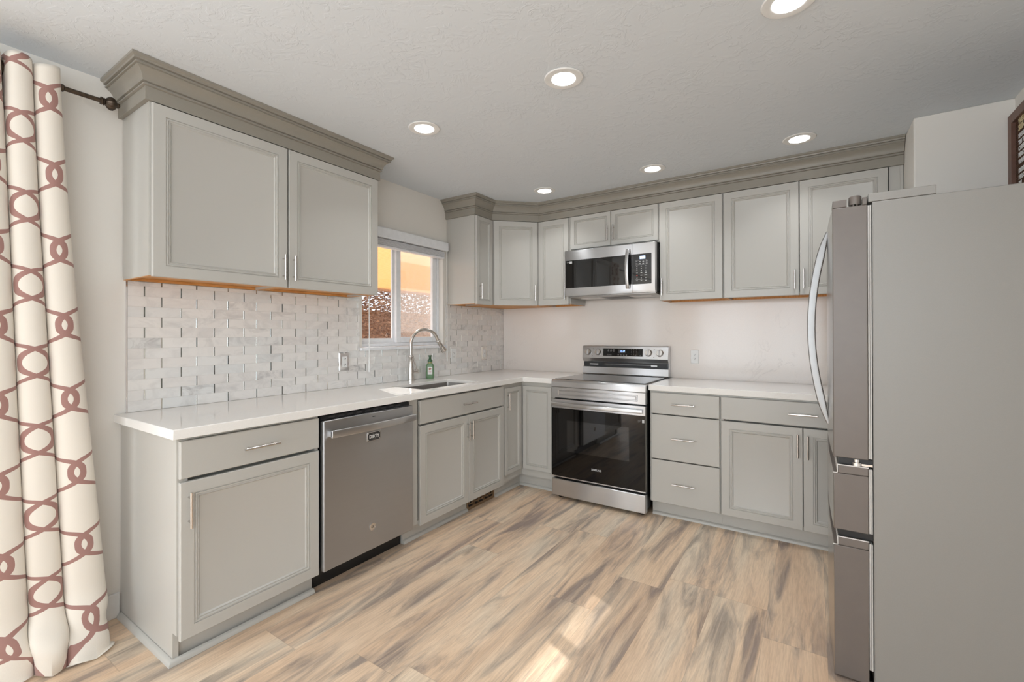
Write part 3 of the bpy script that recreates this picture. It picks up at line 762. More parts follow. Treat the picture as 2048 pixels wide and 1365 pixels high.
bm = bmesh.new(); lathe(bm, (0.386, -1.42, 0.7005), (0, 0, 1), [(0.001, 0), (0.045, 0), (0.045, 0.003), (0.03, 0.004), (0.028, 0.001), (0.001, 0.001)]); obj('drain', bm, M['chrome'], r)

r = wr('kitchen_faucet', (0.065, -1.362, 0.9155), 'brushed nickel gooseneck pull-down faucet behind the sink', 'faucet')
fx, fy, z0 = 0.065, -1.362, 0.9155
bm = bmesh.new(); lathe(bm, (fx, fy, z0), (0, 0, 1), [(0.030, 0), (0.030, 0.006), (0.024, 0.010), (0.0225, 0.06), (0.019, 0.12), (0.0165, 0.175), (0.018, 0.178), (0.021, 0.183), (0.021, 0.190), (0.0165, 0.195), (0.0135, 0.2)]); obj('body', bm, M['nickel'], r)
# spout swings toward the right, over the basin
sd = Vector((0.42, 0.907, 0)).normalized(); R_ = 0.112
zc = z0 + 0.29
pts = [Vector((fx, fy, z0 + 0.195)), Vector((fx, fy, zc))]
for i in range(1, 15):
    a = PI * i / 15 * 0.955; pts.append(Vector((fx, fy, zc)) + sd * (R_ - R_ * math.cos(a)) + Vector((0, 0, R_ * math.sin(a))))
last = pts[-1]; dirn = (pts[-1] - pts[-2]).normalized()
pts.append(last + dirn * 0.02)
bm = bmesh.new(); tube(bm, pts, 0.0125, 16); obj('spout', bm, M['nickel'], r)
hp = pts[-1]
bm = bmesh.new(); lathe(bm, hp, (dirn + Vector((0.10, 0.10, 0))).normalized(), [(0.0155, -0.004), (0.0175, 0.0), (0.0175, 0.010), (0.0155, 0.013), (0.0165, 0.05), (0.0225, 0.095), (0.0215, 0.101), (0.017, 0.103)]); obj('spray_head', bm, M['nickel'], r)
bm = bmesh.new(); c = hp + dirn * 0.045 + Vector((0.014, -0.006, 0)); bx(bm, Fr(c, sd.cross(Vector((0, 0, 1))), Vector((0.95, -0.3, 0))), -0.006, 0.006, -0.002, 0.006, -0.02, 0.02); obj('spray_button', bm, M['black'], r, bevel=0.002)
bm = bmesh.new(); hb = Vector((fx, fy, z0 + 0.07))
hd = Vector((0.35, 0.94, 0)).normalized()
cyl(bm, hb + hd * 0.015, hb + hd * 0.052, 0.013, 0.015)
lathe(bm, hb + hd * 0.052, hd, [(0.015, 0), (0.016, 0.005), (0.010, 0.014), (0.001, 0.016)])
tube(bm, [hb + hd * 0.045 + Vector((0, 0, 0.008)), hb + hd * 0.035 + Vector((0, 0, 0.05)), hb + hd * 0.02 + Vector((0, 0, 0.105))], [0.006, 0.005, 0.0045])
obj('lever', bm, M['nickel'], r)

r = wr('soap_dispenser', (0.062, -1.148, 0.9155), 'green foaming soap bottle with white label behind the sink', 'soap bottle')
sx, sy, z0 = 0.062, -1.148, 0.9155
ax = Vector((0.62, -0.78, 0)).normalized(); tv = Vector((0.78, 0.62, 0)).normalized()
bm = bmesh.new()
rings = []
for w_, dp, h_ in ((0.056, 0.036, 0), (0.064, 0.042, 0.006), (0.066, 0.044, 0.02), (0.066, 0.044, 0.100), (0.060, 0.042, 0.112), (0.040, 0.036, 0.124), (0.036, 0.034, 0.128)):
    rings.append([Vector((sx, sy, z0 + h_)) + tv * px_ + ax * py_ for px_, py_ in rrect(w_, dp, min(w_, dp) * 0.42, 5)])
loft(bm, rings); obj('bottle', bm, M['soap'], r, smooth=50)
bm = bmesh.new(); lathe(bm, (sx, sy, z0 + 0.128), (0, 0, 1), [(0.0185, 0), (0.0185, 0.004)]); obj('gold_collar', bm, M['gold'], r)
bm = bmesh.new(); lathe(bm, (sx, sy, z0 + 0.132), (0, 0, 1), [(0.0188, 0), (0.0195, 0.012), (0.018, 0.022), (0.010, 0.028), (0.0095, 0.046), (0.013, 0.049), (0.019, 0.052), (0.018, 0.057), (0.006, 0.060)])
bx(bm, Fr((sx, sy, z0), tv, ax), -0.006, 0.006, 0.005, 0.034, 0.180, 0.188); obj('pump', bm, M['soap_cap'], r)
FS = Fr((sx, sy, z0), tv, ax)
bm = bmesh.new(); plate(bm, FS, 0.002, 0.066, 0.037, 0.062, 0.002, 0.0215, 0.0228); lb = obj('label_sticker', bm, M['paper'], r)
bm = bmesh.new(); lathe(bm, FS(-0.001, 0.0228, 0.079), ax, [(0.008, 0), (0.008, 0.0005)]); lathe(bm, FS(0.008, 0.0228, 0.080), ax, [(0.006, 0), (0.006, 0.0004)]); obj('printed_fruit', bm, M['fig'], lb)
bm = bmesh.new(); bx(bm, FS, -0.011, 0.015, 0.0228, 0.0232, 0.060, 0.063); bx(bm, FS, -0.007, 0.011, 0.0228, 0.0232, 0.053, 0.056); obj('printed_lines', bm, M['pink_print'], lb)

# blind head-rail and wands
r = wr('window_blind', (0.02, -1.35, 1.95), 'raised white window blind with boxed valance above the kitchen window', 'blind')
bm = bmesh.new(); bx(bm, FL, -1.805, -0.893, 0.0008, 0.045, 2.000, 2.076); obj('valance', bm, M['vinyl'], r, bevel=0.006)
bm = bmesh.new()
for k in range(7): bx(bm, FL, -1.795, -0.925, -0.028 if k else -0.030, 0.026, 1.988 - k * 0.0062, 1.9915 - k * 0.0062)
bx(bm, FL, -1.795, -0.925, -0.026, 0.022, 1.935, 1.9475)
obj('stacked_slats', bm, M['vinyl'], r, smooth=0)
for yy, zb, nm in ((-1.742, 1.01, 'tilt_wand'), (-0.908, 1.045, 'tilt_wand')):
    bm = bmesh.new(); tube(bm, [(0.034, yy, 1.999), (0.036, yy, 1.6), (0.037, yy, zb + .09)], 0.0032, 8); cyl(bm, (0.037, yy, zb + .09), (0.037, yy, zb), 0.0050, 0.0055, 10); obj(nm, bm, M['white_plastic'], r)

# outlets
def outlet(F, d, u, z, w_, h_, label, cover, kind='duplex', cham=0.003, ins=M['white_plastic'], iw=None):
    r = wr('wall_outlet' if kind != 'switch' else 'light_switch', F(u, d, z - h_ / 2), label, 'outlet' if kind != 'switch' else 'switch')
    bm = bmesh.new(); plate(bm, F, u, z, w_, h_, 0.004, d + .0004, d + 0.0065, chamfer=cham); obj('cover_plate', bm, cover, r)
    iw = iw or w_ * 0.45; ih = h_ * 0.56
    bm = bmesh.new(); plate(bm, F, u, z, iw, ih, 0.002, d + 0.0062, d + 0.0082); ob = obj('rocker' if kind == 'switch' else 'receptacle', bm, ins, r)
    if kind != 'switch':
        for s in (-1, 1):
            bm = bmesh.new()
            zz = z + s * ih * 0.27
            bx(bm, F, u - iw * .22, u - iw * .13, d + .0082, d + .0086, zz - .001, zz + .007); bx(bm, F, u + iw * .13, u + iw * .22, d + .0082, d + .0086, zz - .001, zz + .007)
            lathe(bm, F(u, d + .0082, zz - .006), F.D, [(0.0022, 0), (0.0022, 0.0004)], 10)
            obj('socket_slots', bm, M['print_dark'], ob, smooth=0)
    else:
        bm = bmesh.new(); bx(bm, F, u - iw * .2, u + iw * .2, d + .0082, d + .0092, z - .002, z + .002); obj('indicator', bm, M['print_dark'], ob, smooth=0)
    for s in (-1, 1):
        bm = bmesh.new(); lathe(bm, F(u, d + .0066, z + s * h_ * 0.40), F.D, [(0.003, 0), (0.003, 0.0006), (0.001, 0.0009)], 10)
        obj('screw', bm, cover, r)
outlet(FL, 0.0095, -1.932, 1.092, 0.084, 0.130, 'white outlet in a shiny chrome cover on the marble tile', M['chrome'], cham=0.006)
outlet(FL, 0.0095, -0.793, 1.092, 0.074, 0.124, 'all-white outlet on the marble tile right of the faucet', M['white_plastic'])
outlet(FL, 0.0095, -0.343, 1.092, 0.080, 0.130, 'white switch in a satin metal cover near the back corner', M['nickel'], 'switch', 0.005)
outlet(FB, 0.0115, 1.893, 1.093, 0.062, 0.110, 'white outlet on the cream stone splash right of the range', M['white_plastic'])

# ------------------------------------------------------------------ dishwasher
r = wr('dishwasher', (0.35, -2.22, FZ), 'stainless dishwasher wearing a DIRTY magnet, between two base cabinets', 'dishwasher')
a, b = -2.5235, -1.9165
obj('tub', box(FL, a + .004, b - .004, 0.03, 0.60, 0.06, 0.868), M['dark_gap'], r, smooth=0)
bm = bmesh.new(); bx(bm, FL, a + .003, b - .003, 0.6005, 0.625, 0.10, 0.866); obj('door_core', bm, M['black'], r, smooth=0)
bm = bmesh.new(); bx(bm, FL, a, b, 0.6255, 0.657, 0.092, 0.846); skin = obj('door', bm, M['steel_door'], r, bevel=0.004)
bm = bmesh.new()
for k in range(9): bx(bm, FL, a + .05 + k * .056, a + .085 + k * .056, 0.6256, 0.6275, 0.852, 0.860)
obj('key_pattern', bm, M['print_dark'], r, smooth=0)
bm = bmesh.new(); rings = []
for i in range(13):
    s = i / 12; u = -2.494 + s * 0.578; d = 0.680 + 0.016 * math.sin(PI * s); 
    rings.append([FL(u, d + x, 0.778 + y) for x, y in rrect(0.014, 0.038, 0.004, 3)])
loft(bm, rings)
for s in (-1, 1): bx(bm, FL, -2.205 + s * 0.281 - .008, -2.205 + s * 0.281 + .008, 0.6565, 0.682, 0.764, 0.792)
obj('handle', bm, M['steel'], skin, bevel=0.0015)
bm = bmesh.new(); bx(bm, FL, a + .006, b - .006, 0.50, 0.545, FZ + .001, 0.088); obj('kick_plate', bm, M['black'], r, smooth=0)
bm = bmesh.new(); lathe(bm, FL(-2.223, 0.657, 0.217), (1, 0, 0), [(0.0205, 0), (0.0205, 0.0025), (0.017, 0.003), (0.0165, 0.0018), (0.001, 0.0018)]); bdg = obj('badge', bm, M['nickel'], skin)
bm = bmesh.new(); plate(bm, FL, -2.213, 0.825, 0.02, 0.004, 0.001, .657, .6575); obj('indicator', bm, M['black'], skin)
text('monogram', 'GE', 0.017, FL(-2.223, 0.6593, 0.2105), (0, 1, 0), (0, 0, 1), M['print_dark'], bdg, 0.0003, align='CENTER')
m_ = wr('dirty_magnet', (0.657, -2.21, 0.70), 'small dark metal magnet reading DIRTY on the dishwasher door', 'magnet')
FM = Fr((0, 0, 0), (0, 1, 0), (1, 0, 0))
bm = bmesh.new(); plate(bm, FM, -2.214, 0.7165, 0.092, 0.050, 0.004, 0.6575, 0.6605, chamfer=.0005); obj('rim', bm, M['nickel'], m_)
bm = bmesh.new(); plate(bm, FM, -2.214, 0.7165, 0.084, 0.043, 0.003, 0.6605, 0.6612); obj('plate', bm, M['plaque'], m_)
text('lettering', 'DIRTY', 0.0245, FM(-2.214, 0.6618, 0.7085), (0, 1, 0), (0, 0, 1), M['white_letter'], m_, 0.0004, 0.0006, 'CENTER')
bm = bmesh.new()
for su in (-1, 1):
    for sv in (-1, 1): lathe(bm, FM(-2.214 + su * .038, 0.6612, 0.7165 + sv * .0175), (1, 0, 0), [(0.0026, 0), (0.0018, 0.0008)], 10)
for sv in (-1, 1): plate(bm, FM, -2.214, 0.7165 + sv * .0155, 0.024, 0.0018, 0.0008, 0.6612, 0.6616)
obj('rivet_pattern', bm, M['nickel'], m_)

# ------------------------------------------------------------------ range
r = wr('electric_range', (1.324, -0.35, FZ), 'freestanding stainless electric range with black glass oven door', 'range')
x0, x1 = 0.948, 1.700
obj('body', box(FB, x0 + .004, x1 - .004, 0.03, 0.640, 0.022, 0.902), M['black'], r, smooth=0)
bm = bmesh.new(); bx(bm, FB, x0 + .012, x1 - .012, 0.098, 0.655, 0.9145, 0.9215); obj('cooktop', bm, M['cooktop'], r, bevel=0.002)
ct = bpy.data.objects.get('cooktop')
bm = bmesh.new()   # steel surround with rolled front edge
prof = [(0.06, 0.9025), (0.64, 0.9025), (0.64, 0.858), (0.688, 0.858), (0.693, 0.864), (0.692, 0.900), (0.684, 0.9125), (0.672, 0.9175), (0.656, 0.9175), (0.655, 0.9142), (0.06, 0.9142)]
loft(bm, [[FB(u, d, z) for d, z in prof] for u in (x0 - .0015, x1 + .0015)]); obj('cooktop_frame', bm, M['steel'], r, smooth=30)
bm = bmesh.new()   # front panel with pressed rectangle
rings = []
for ins_u, ins_z, dd in ((0, 0, 0.640), (0, 0, 0.690), (0.055, 0.018, 0.690), (0.062, 0.022, 0.684), (0.066, 0.026, 0.684), (0.07, 0.03, 0.688)):
    rings.append([FB(a_, dd, b_) for a_, b_ in ((x0 + ins_u, 0.776 + ins_z), (x1 - ins_u, 0.776 + ins_z), (x1 - ins_u, 0.8568 - ins_z), (x0 + ins_u, 0.8568 - ins_z))])
loft(bm, rings); obj('front_panel', bm, M['steel'], r, smooth=30)
dr = obj('oven_door', box(FB, x0 + .001, x1 - .001, 0.642, 0.684, 0.150, 0.762), M['steel_dark'], r, bevel=0.003)
bm = bmesh.new(); bx(bm, FB, x0, x1, 0.6845, 0.692, 0.694, 0.764); obj('door_rail', bm, M['steel'], dr, bevel=0.002)
bm = bmesh.new(); bx(bm, FB, x0 + .002, x1 - .002, 0.6845, 0.690, 0.158, 0.6935); obj('door_glass', bm, M['glass_black'], dr, bevel=0.0015)
bm = bmesh.new(); bx(bm, FB, 1.082, 1.580, 0.6901, 0.6905, 0.358, 0.602); obj('window_pane', bm, M['glass_tint'], dr, smooth=0, label='slightly lighter inset oven window')
bm = bmesh.new(); bx(bm, FB, x0, x1, 0.684, 0.6915, 0.150, 0.1575); obj('lower_rail', bm, M['steel'], dr, smooth=0)
bm = bmesh.new(); rings = []
for i in range(15):
    s = i / 14; u = x0 + .006 + s * (x1 - x0 - .025); d = 0.708 + 0.026 * math.sin(PI * s)
    rings.append([FB(u, d + x, 0.728 + y) for x, y in rrect(0.016, 0.028, 0.005, 3)])
loft(bm, rings)
for u in (x0 + .014, x1 - .034): bx(bm, FB, u - .008, u + .008, 0.690, 0.712, 0.718, 0.738)
obj('handle', bm, M['steel'], dr, smooth=35)
text('lettering', 'SAMSUNG', 0.0215, FB(1.287, 0.6903, 0.2445), (1, 0, 0), (0, 0, 1), M['print'], dr, 0.0003, 0.0004, xs=0.82)
bm = bmesh.new(); bx(bm, FB, 1.676, 1.692, 0.6902, 0.6906, 0.645, 0.668); st = obj('energy_sticker', bm, M['print'], dr, smooth=0)
bm = bmesh.new()
for k in range(3): bx(bm, FB, 1.645, 1.670 - .006 * k, 0.6902, 0.6905, 0.662 - k * .007, 0.6635 - k * .007)
obj('sticker_print', bm, M['print_dim'], dr, smooth=0)
bm = bmesh.new(); bx(bm, FB, x0 + .001, x1 - .001, 0.642, 0.692, 0.000, 0.134); obj('storage_drawer', bm, M['steel'], r, bevel=0.006)
for u in (x0 + .05, x1 - .05):
    for d in (0.10, 0.62):
        bm = bmesh.new(); lathe(bm, FB(u, d, FZ), (0, 0, 1), [(0.024, 0), (0.026, 0.006), (0.018, 0.012), (0.012, 0.016), (0.012, 0.0465)]); obj('foot', bm, M['black'], r)
# backguard
bm = bmesh.new()
prof = [(0.014, 0.9225), (0.088, 0.9225), (0.092, 0.928), (0.090, 0.985), (0.060, 0.990), (0.060, 1.032), (0.082, 1.034), (0.104, 1.066), (0.086, 1.168), (0.080, 1.173), (0.014, 1.173)]
loft(bm, [[FB(u, d, z) for d, z in prof] for u in (x0 - .003, x1 + .003)]); bgd = obj('backguard', bm, M['steel'], r, smooth=25)
bm = bmesh.new(); bx(bm, FB, x0 + .004, x1 - .004, 0.0602, 0.078, 0.9865, 1.0305); bgap = obj('vent_slot', bm, M['black'], bgd, smooth=0)
bm = bmesh.new(); bx(bm, FB, x0 + .06, x0 + .14, 0.078, 0.081, 1.004, 1.014); bx(bm, FB, x1 - .14, x1 - .09, 0.078, 0.081, 1.004, 1.014); cyl(bm, FB(x0 + .2, 0.078, 1.012), FB(x1 - .1, 0.078, 1.012), 0.0025); obj('vent_clips', bm, M['steel'], bgd, smooth=0)
# tilted control face frame
O_ = FB(0, 0.104, 1.066); up = (FB(0, 0.086, 1.168) - O_); upn = up.normalized(); nn = Vector((1, 0, 0)).cross(upn)
class FT:
    U = Vector((1, 0, 0)); D = nn
    def __call__(s, u, d, z): return O_ + Vector((u, 0, 0)) + upn * z + nn * d
FTI = FT()
bm = bmesh.new(); plate(bm, FTI, 1.3185, 0.053, 0.352, 0.066, 0.002, 0.0003, 0.0015); pnl = obj('control_panel', bm, M['glass_black'], bgd)
def mark(mat, items, name, parent, F=FTI, d0=0.0015):
    bm = bmesh.new()
    for (u, z, w_, h_) in items: bx(bm, F, u - w_ / 2, u + w_ / 2, d0, d0 + 0.0004, z - h_ / 2, z + h_ / 2)
    return obj(name, bm, mat, parent, smooth=0)
mark(M['print_dark'], [(1.313, 0.062, 0.066, 0.030)], 'display_window', pnl)
text('clock_digits', '12:17', 0.020, FTI(1.317, 0.0021, 0.055), (1, 0, 0), upn, M['screen_blue'], pnl, 0.0002, 0.0006, 'CENTER')
mark(M['print_dim'], [(1.19 + i * .024, 0.077, 0.010, 0.0022) for i in range(3)] + [(1.19 + i * .024, 0.063, 0.013, 0.0045) for i in range(3)] + [(1.282 + i * .024, 0.030, 0.012, 0.004) for i in range(4)] + [(1.20, 0.036, 0.03, .002), (1.20, 0.028, 0.044, .0016)], 'printed_pattern', pnl)
mark(M['print_dim'], [(1.395 + i * .022, 0.078 - j * .014, 0.003, 0.003) for i in range(3) for j in range(4)] + [(1.435, 0.03, .012, .002), (1.475, 0.03, .01, .002)], 'printed_pattern', pnl)
for u in (0.999, 1.093, 1.544, 1.637):
    bm = bmesh.new(); c = FTI(u, 0.0003, 0.052)
    lathe(bm, c, nn, [(0.030, 0), (0.030, 0.003), (0.0275, 0.006), (0.0255, 0.020), (0.024, 0.022), (0.001, 0.022)], 28)
    kb = obj('knob', bm, M['nickel'], bgd)
    bm = bmesh.new(); bx(bm, FTI, u - .006, u + .006, 0.0222, 0.033, 0.030, 0.074); obj('knob_grip', bm, M['steel'], kb, bevel=0.003)
mark(M['print_dark'], [(u + dx, 0.052 + dz, 0.005, 0.005) for u in (1.046, 1.592) for dx, dz in ((-.004, -.035), (-.002, .03))] + [(1.133, .08, .005, .005)], 'printed_pattern', bgd, d0=0.0005)

# ------------------------------------------------------------------ microwave
r = wr('microwave', (1.324, -0.22, 1.59), 'stainless over-the-range microwave hung beneath the short wall cabinet', 'microwave')
obj('body', box(FB, 0.952, 1.698, 0.014, 0.408, 1.598, 1.985), M['black'], r, smooth=0)
# side cheeks with ribs
bm = bmesh.new()
for k in range(6): bx(bm, FB, 1.6985, 1.7005, 0.345 + k * .011, 0.350 + k * .011, 1.61, 1.975)
obj('side_vent', bm, M['print_dark'], r, smooth=0)
z0, z1, zt = 1.601, 1.9755, 1.587
bm = bmesh.new()
prof = [(0.409, z0 - .004), (0.448, z0 - .004), (0.455, z0 + .020), (0.455, z1 - .003), (0.452, z1), (0.409, z1)]
loft(bm, [[FB(u, d, z) for d, z in prof] for u in (0.948, 1.5265)]); md = obj('door', bm, M['steel'], r, smooth=25)
bm = bmesh.new(); loft(bm, [[FB(u, d, z) for d, z in prof] for u in (1.5285, 1.703)]); mp_ = obj('control_column', bm, M['steel'], r, smooth=25)
bm = bmesh.new(); plate(bm, FB, 1.2415, 1.7775, 0.568, 0.230, 0.004, 0.4552, 0.4566); obj('door_glass', bm, M['glass_tint'], md)
bm = bmesh.new(); plate(bm, FB, 1.603, 1.7755, 0.148, 0.232, 0.004, 0.4552, 0.4566); kp = obj('keypad_panel', bm, M['glass_tint'], mp_)
bm = bmesh.new(); plate(bm, FB, 1.609, 1.863, 0.044, 0.025, 0.001, 0.4566, 0.457); ds = obj('display', bm, M['screen_pale'], kp)
text('clock_digits', '12:18', 0.017, FB(1.609, 0.4575, 1.857), (1, 0, 0), (0, 0, 1), M['screen_blue'], ds, 0.0002, 0.0004, 'CENTER')
FM2 = FB
it = [(1.563 + i * .026, 1.832 - j * .016, 0.013, 0.0045) for i in range(4) for j in range(2)] + [(1.566 + i * .034, 1.796 - j * .0165, 0.006, 0.006) for i in range(3) for j in range(3)]
it += [(1.566 + i * .034, 1.746, 0.013, 0.006) for i in range(3)] + [(1.600, 1.727, .014, .005), (1.634, 1.727, .02, .005)] + [(1.566 + i * .034, 1.706, .007, .004) for i in range(3)] + [(1.566 + i * .034, 1.686, .012, .005) for i in range(3)] + [(1.60, 1.842, .09, .0008), (1.60, 1.808, .09, .0008), (1.60, 1.695, .09, .0008)]
mark(M['print'], it, 'key_marks', kp, FB, 0.4566)
mark(M['print_red'], [(1.566, 1.727, .010, .008)], 'stop_mark', kp, FB, 0.4566)
bm = bmesh.new(); bx(bm, FB, 0.994, 1.017, 0.4566, 0.4571, 1.866, 1.885); obj('energy_sticker', bm, M['print'], md, smooth=0)
mark(M['print_dim'], [(0.979, 1.876, .02, .004)], 'sticker_print', md, FB, 0.4566)
bm = bmesh.new(); rings = []
for i in range(15):
    s = i / 14; z = 1.628 + s * 0.306; d = 0.468 + 0.030 * math.sin(PI * s) ** 0.7
    rings.append([FB(1.497 + x, d + y, z) for x, y in rrect(0.026, 0.012, 0.004, 3)])
loft(bm, rings)
for z in (1.642, 1.920): bx(bm, FB, 1.488, 1.506, 0.4545, 0.472, z - .012, z + .012)
obj('handle', bm, M['steel'], md, smooth=35)
bm = bmesh.new(); prof = [(0.020, 1.5965), (0.405, 1.5965), (0.405, 1.590), (0.32, 1.583), (0.020, 1.583)]
loft(bm, [[FB(u, d, z) for d, z in prof] for u in (0.955, 1.695)]); un = obj('underside', bm, M['steel_dark'], r, smooth=0)
bm = bmesh.new(); bx(bm, FB, 1.03, 1.20, 0.19, 0.31, 1.581, 1.5828); obj('lamp_lens', bm, M['paper'], un, smooth=0); obj('lamp_lens', box(FB, 1.46, 1.63, 0.19, 0.31, 1.581, 1.5828), M['paper'], un, smooth=0)
bm = bmesh.new(); bx(bm, FB, 1.22, 1.44, 0.10, 0.31, 1.581, 1.5828); obj('grease_filter', bm, M['print_dark'], un, smooth=0)

# ------------------------------------------------------------------ refrigerator
r = fridge = wr('refrigerator', (3.19, -1.21, FZ), 'large grey stainless french-door refrigerator standing at the right', 'refrigerator')
ya, yb = -1.657, -0.752
bm = bmesh.new(); bx(bm, WF, 2.886, 3.560, ya, yb, -0.085, 1.791); obj('case', bm, M['fridge_side'], r, bevel=0.004)
for q0, q1 in ((ya + .0005, ya + .10), (yb - .10, yb - .0005)): obj('hinge_cover', box(WF, 2.874, 3.071, q0, q1, 1.7918, 1.8245), M['fridge_side'], r, bevel=0.002)
def fdoor(y0, y1, z0, z1, notch_near=None, name='door'):
    bm = bmesh.new()
    # curved front, plan profile extruded in z
    n = 10; pts = []
    for i in range(n + 1):
        s = i / n; y = y0 + (y1 - y0) * s
        yc = (ya + yb) / 2; q = (y - yc) / ((yb - ya) / 2)
        pts.append((2.7515 + 0.008 * q * q, y))
    pts = [(2.871, y0)] + pts + [(2.871, y1)]
    loft(bm, [[Vector((x, y, z)) for x, y in pts] for z in (z0, z1)])
    return obj(name, bm, [M['fridge_front'], M['fridge_edge']], r, bevel=0.003, smooth=30)
ym = -1.207
for (a, b) in ((ya, ym - .0025), (ym + .0025, yb)):
    o = fdoor(a, b, 0.786, 1.783)
    near = a == ya
    for p in o.data.polygons:
        if abs(p.normal.y) > 0.7 or abs(p.normal.z) > 0.7: p.material_index = 1
    # cap of the door above the hinge notch
    bm = bmesh.new()
    e0, e1 = (ya, ya + .12) if near else (yb - .12, yb)
    bx(bm, WF, 2.7605, 2.806, e0, e1, 1.7835, 1.813); bx(bm, WF, 2.856, 2.8705, e0, e1, 1.7835, 1.813)
    obj('top_cap', bm, M['fridge_edge'], o, bevel=0.002)
    bm = bmesh.new(); yk = ya + .022 if near else yb - .022
    lathe(bm, (2.834, yk, 1.7905), (0, 0, 1), [(0.021, 0), (0.021, 0.030), (0.018, 0.034), (0.001, 0.034)]); cyl(bm, (2.828, yk - .012, 1.784), (2.828, yk - .012, 1.7905), 0.003); cyl(bm, (2.84, yk - .012, 1.784), (2.84, yk - .012, 1.7905), 0.003)
    obj('hinge', bm, M['fridge_edge'], o)
    # long bowed handle
    yh = ym - .045 if near else ym + .045
    bm = bmesh.new(); rings = []
    for i in range(25):
        s = i / 24; z = 0.850 + s * 0.915; bow = math.sin(PI * s) ** 0.85
        x = 2.7535 - 0.068 * bow
        rings.append([Vector((x + px_, yh + py_, z)) for px_, py_ in rrect(0.014 + 0.020 * min(1, bow * 2.5), 0.026, 0.006, 4)])
    loft(bm, rings); obj('handle', bm, M['handle_steel'], o, smooth=40)
def fdrawer(z0, z1):
    o = fdoor(ya, yb, z0, z1 - .035, name='drawer')
    for p in o.data.polygons:
        if abs(p.normal.y) > 0.7 or abs(p.normal.z) > 0.7: p.material_index = 1
    bm = bmesh.new(); bx(bm, WF, 2.774, 2.871, ya, yb, z1 - .0345, z1); obj('drawer_top', bm, M['fridge_edge'], o, bevel=0.003)
    bm = bmesh.new()
    bx(bm, WF, 2.7735, 2.8715, ya - .0008, ya + .0006, z1 - .0025, z1 + .0012); bx(bm, WF, 2.7712, 2.7738, ya - .0008, yb, z1 - .035, z1 + .0012); bx(bm, WF, 2.757, 2.774, ya - .0008, ya + .0006, z1 - .0352, z1 - .032)
    obj('grip_lip', bm, M['gap_white'], o, smooth=0, label='bright metal lip along the drawer grip')
fdrawer(0.498, 0.757); fdrawer(-0.085, 0.470)
for z0, z1 in ((0.79, 1.78), (0.50, 0.75), (-0.03, 0.46)):
    bm = bmesh.new()
    for k in range(2): bx(bm, WF, 2.8722 + k * .0062, 2.8772 + k * .0062, ya + .004, yb - .004, z0, z1)
    obj('door_gasket', bm, M['gasket'], r, smooth=0)
for q0, q1 in ((0.7582, 0.7852), (0.4712, 0.4972)): obj('door_gap', box(WF, 2.776, 2.885, ya + .012, yb - .012, q0, q1), M['black'], r, smooth=0)
bm = bmesh.new(); lathe(bm, (2.835, ya + .016, 0.7585), (0, 0, 1), [(0.018, 0), (0.018, 0.012), (0.012, 0.014), (0.012, 0.024)]); bx(bm, WF, 2.85, 2.884, ya + .004, ya + .011, 0.760, 0.768); obj('lower_hinge', bm, M['chrome'], r)
bm = bmesh.new(); bx(bm, WF, 2.80, 3.54, ya + .03, yb - .03, -0.0935, -0.0862); obj('foot_grille', bm, M['black'], r, smooth=0)

fridge.scale = (0.95, 0.95, 0.95); fridge.location = (3.1653, -1.344, 0.0403)

# ------------------------------------------------------------------ downlights
def make_light(x, y, label):
    r = wr('recessed_light', (x, y, CZ), label, 'ceiling light', 'recessed ceiling lights')
    bm = bmesh.new(); lathe(bm, (x, y, CZ), (0, 0, -1), [(0.086, 0.0004), (0.088, 0.003), (0.084, 0.0065), (0.060, 0.0075), (0.054, 0.006), (0.053, 0.004)], 40)
    obj('trim_ring', bm, M['trim'], r)
    bm = bmesh.new(); lathe(bm, (x, y, CZ - 0.0062), (0, 0, -1), [(0.0525, 0.0), (0.0525, 0.0018), (0.045, 0.0025), (0.001, 0.003)], 32)
    obj('lens', bm, M['led'], r)
    l = lamp('downlight_beam', 'AREA', (x, y, CZ - 0.013), 1.75, (0.95, 0.975, 1.0), (0, 0, -1), 0.10, spread=2.0)
    l.parent = r; l.location = (0, 0, -0.013)
    return r
lights = [(0.868, -2.032, 'recessed ceiling light nearest the wide left cabinets'), (0.878, -0.674, 'recessed ceiling light over the corner cabinet'),
          (1.752, -2.044, 'recessed ceiling light in the middle of the front row'), (1.752, -0.678, 'recessed ceiling light in front of the microwave'),
          (2.628, -0.685, 'recessed ceiling light over the right counter'), (2.628, -2.036, 'recessed ceiling light at the top edge, nearest the refrigerator')]
base = make_light(*lights[0])
def dup(o, loc, label):
    c = o.copy(); COL.objects.link(c); c.location = loc; c['label'] = label
    for ch in o.children:
        k = ch.copy(); COL.objects.link(k); k.parent = c
    return c
for x, y, lb_ in lights[1:]: dup(base, (x, y, CZ), lb_)
for x in (0.87, 2.63):  # unseen extra downlights, added for their light
    for y in (-4.6, -6.6): dup(base, (x, y, CZ), 'unseen recessed ceiling light added behind the viewer for more light')

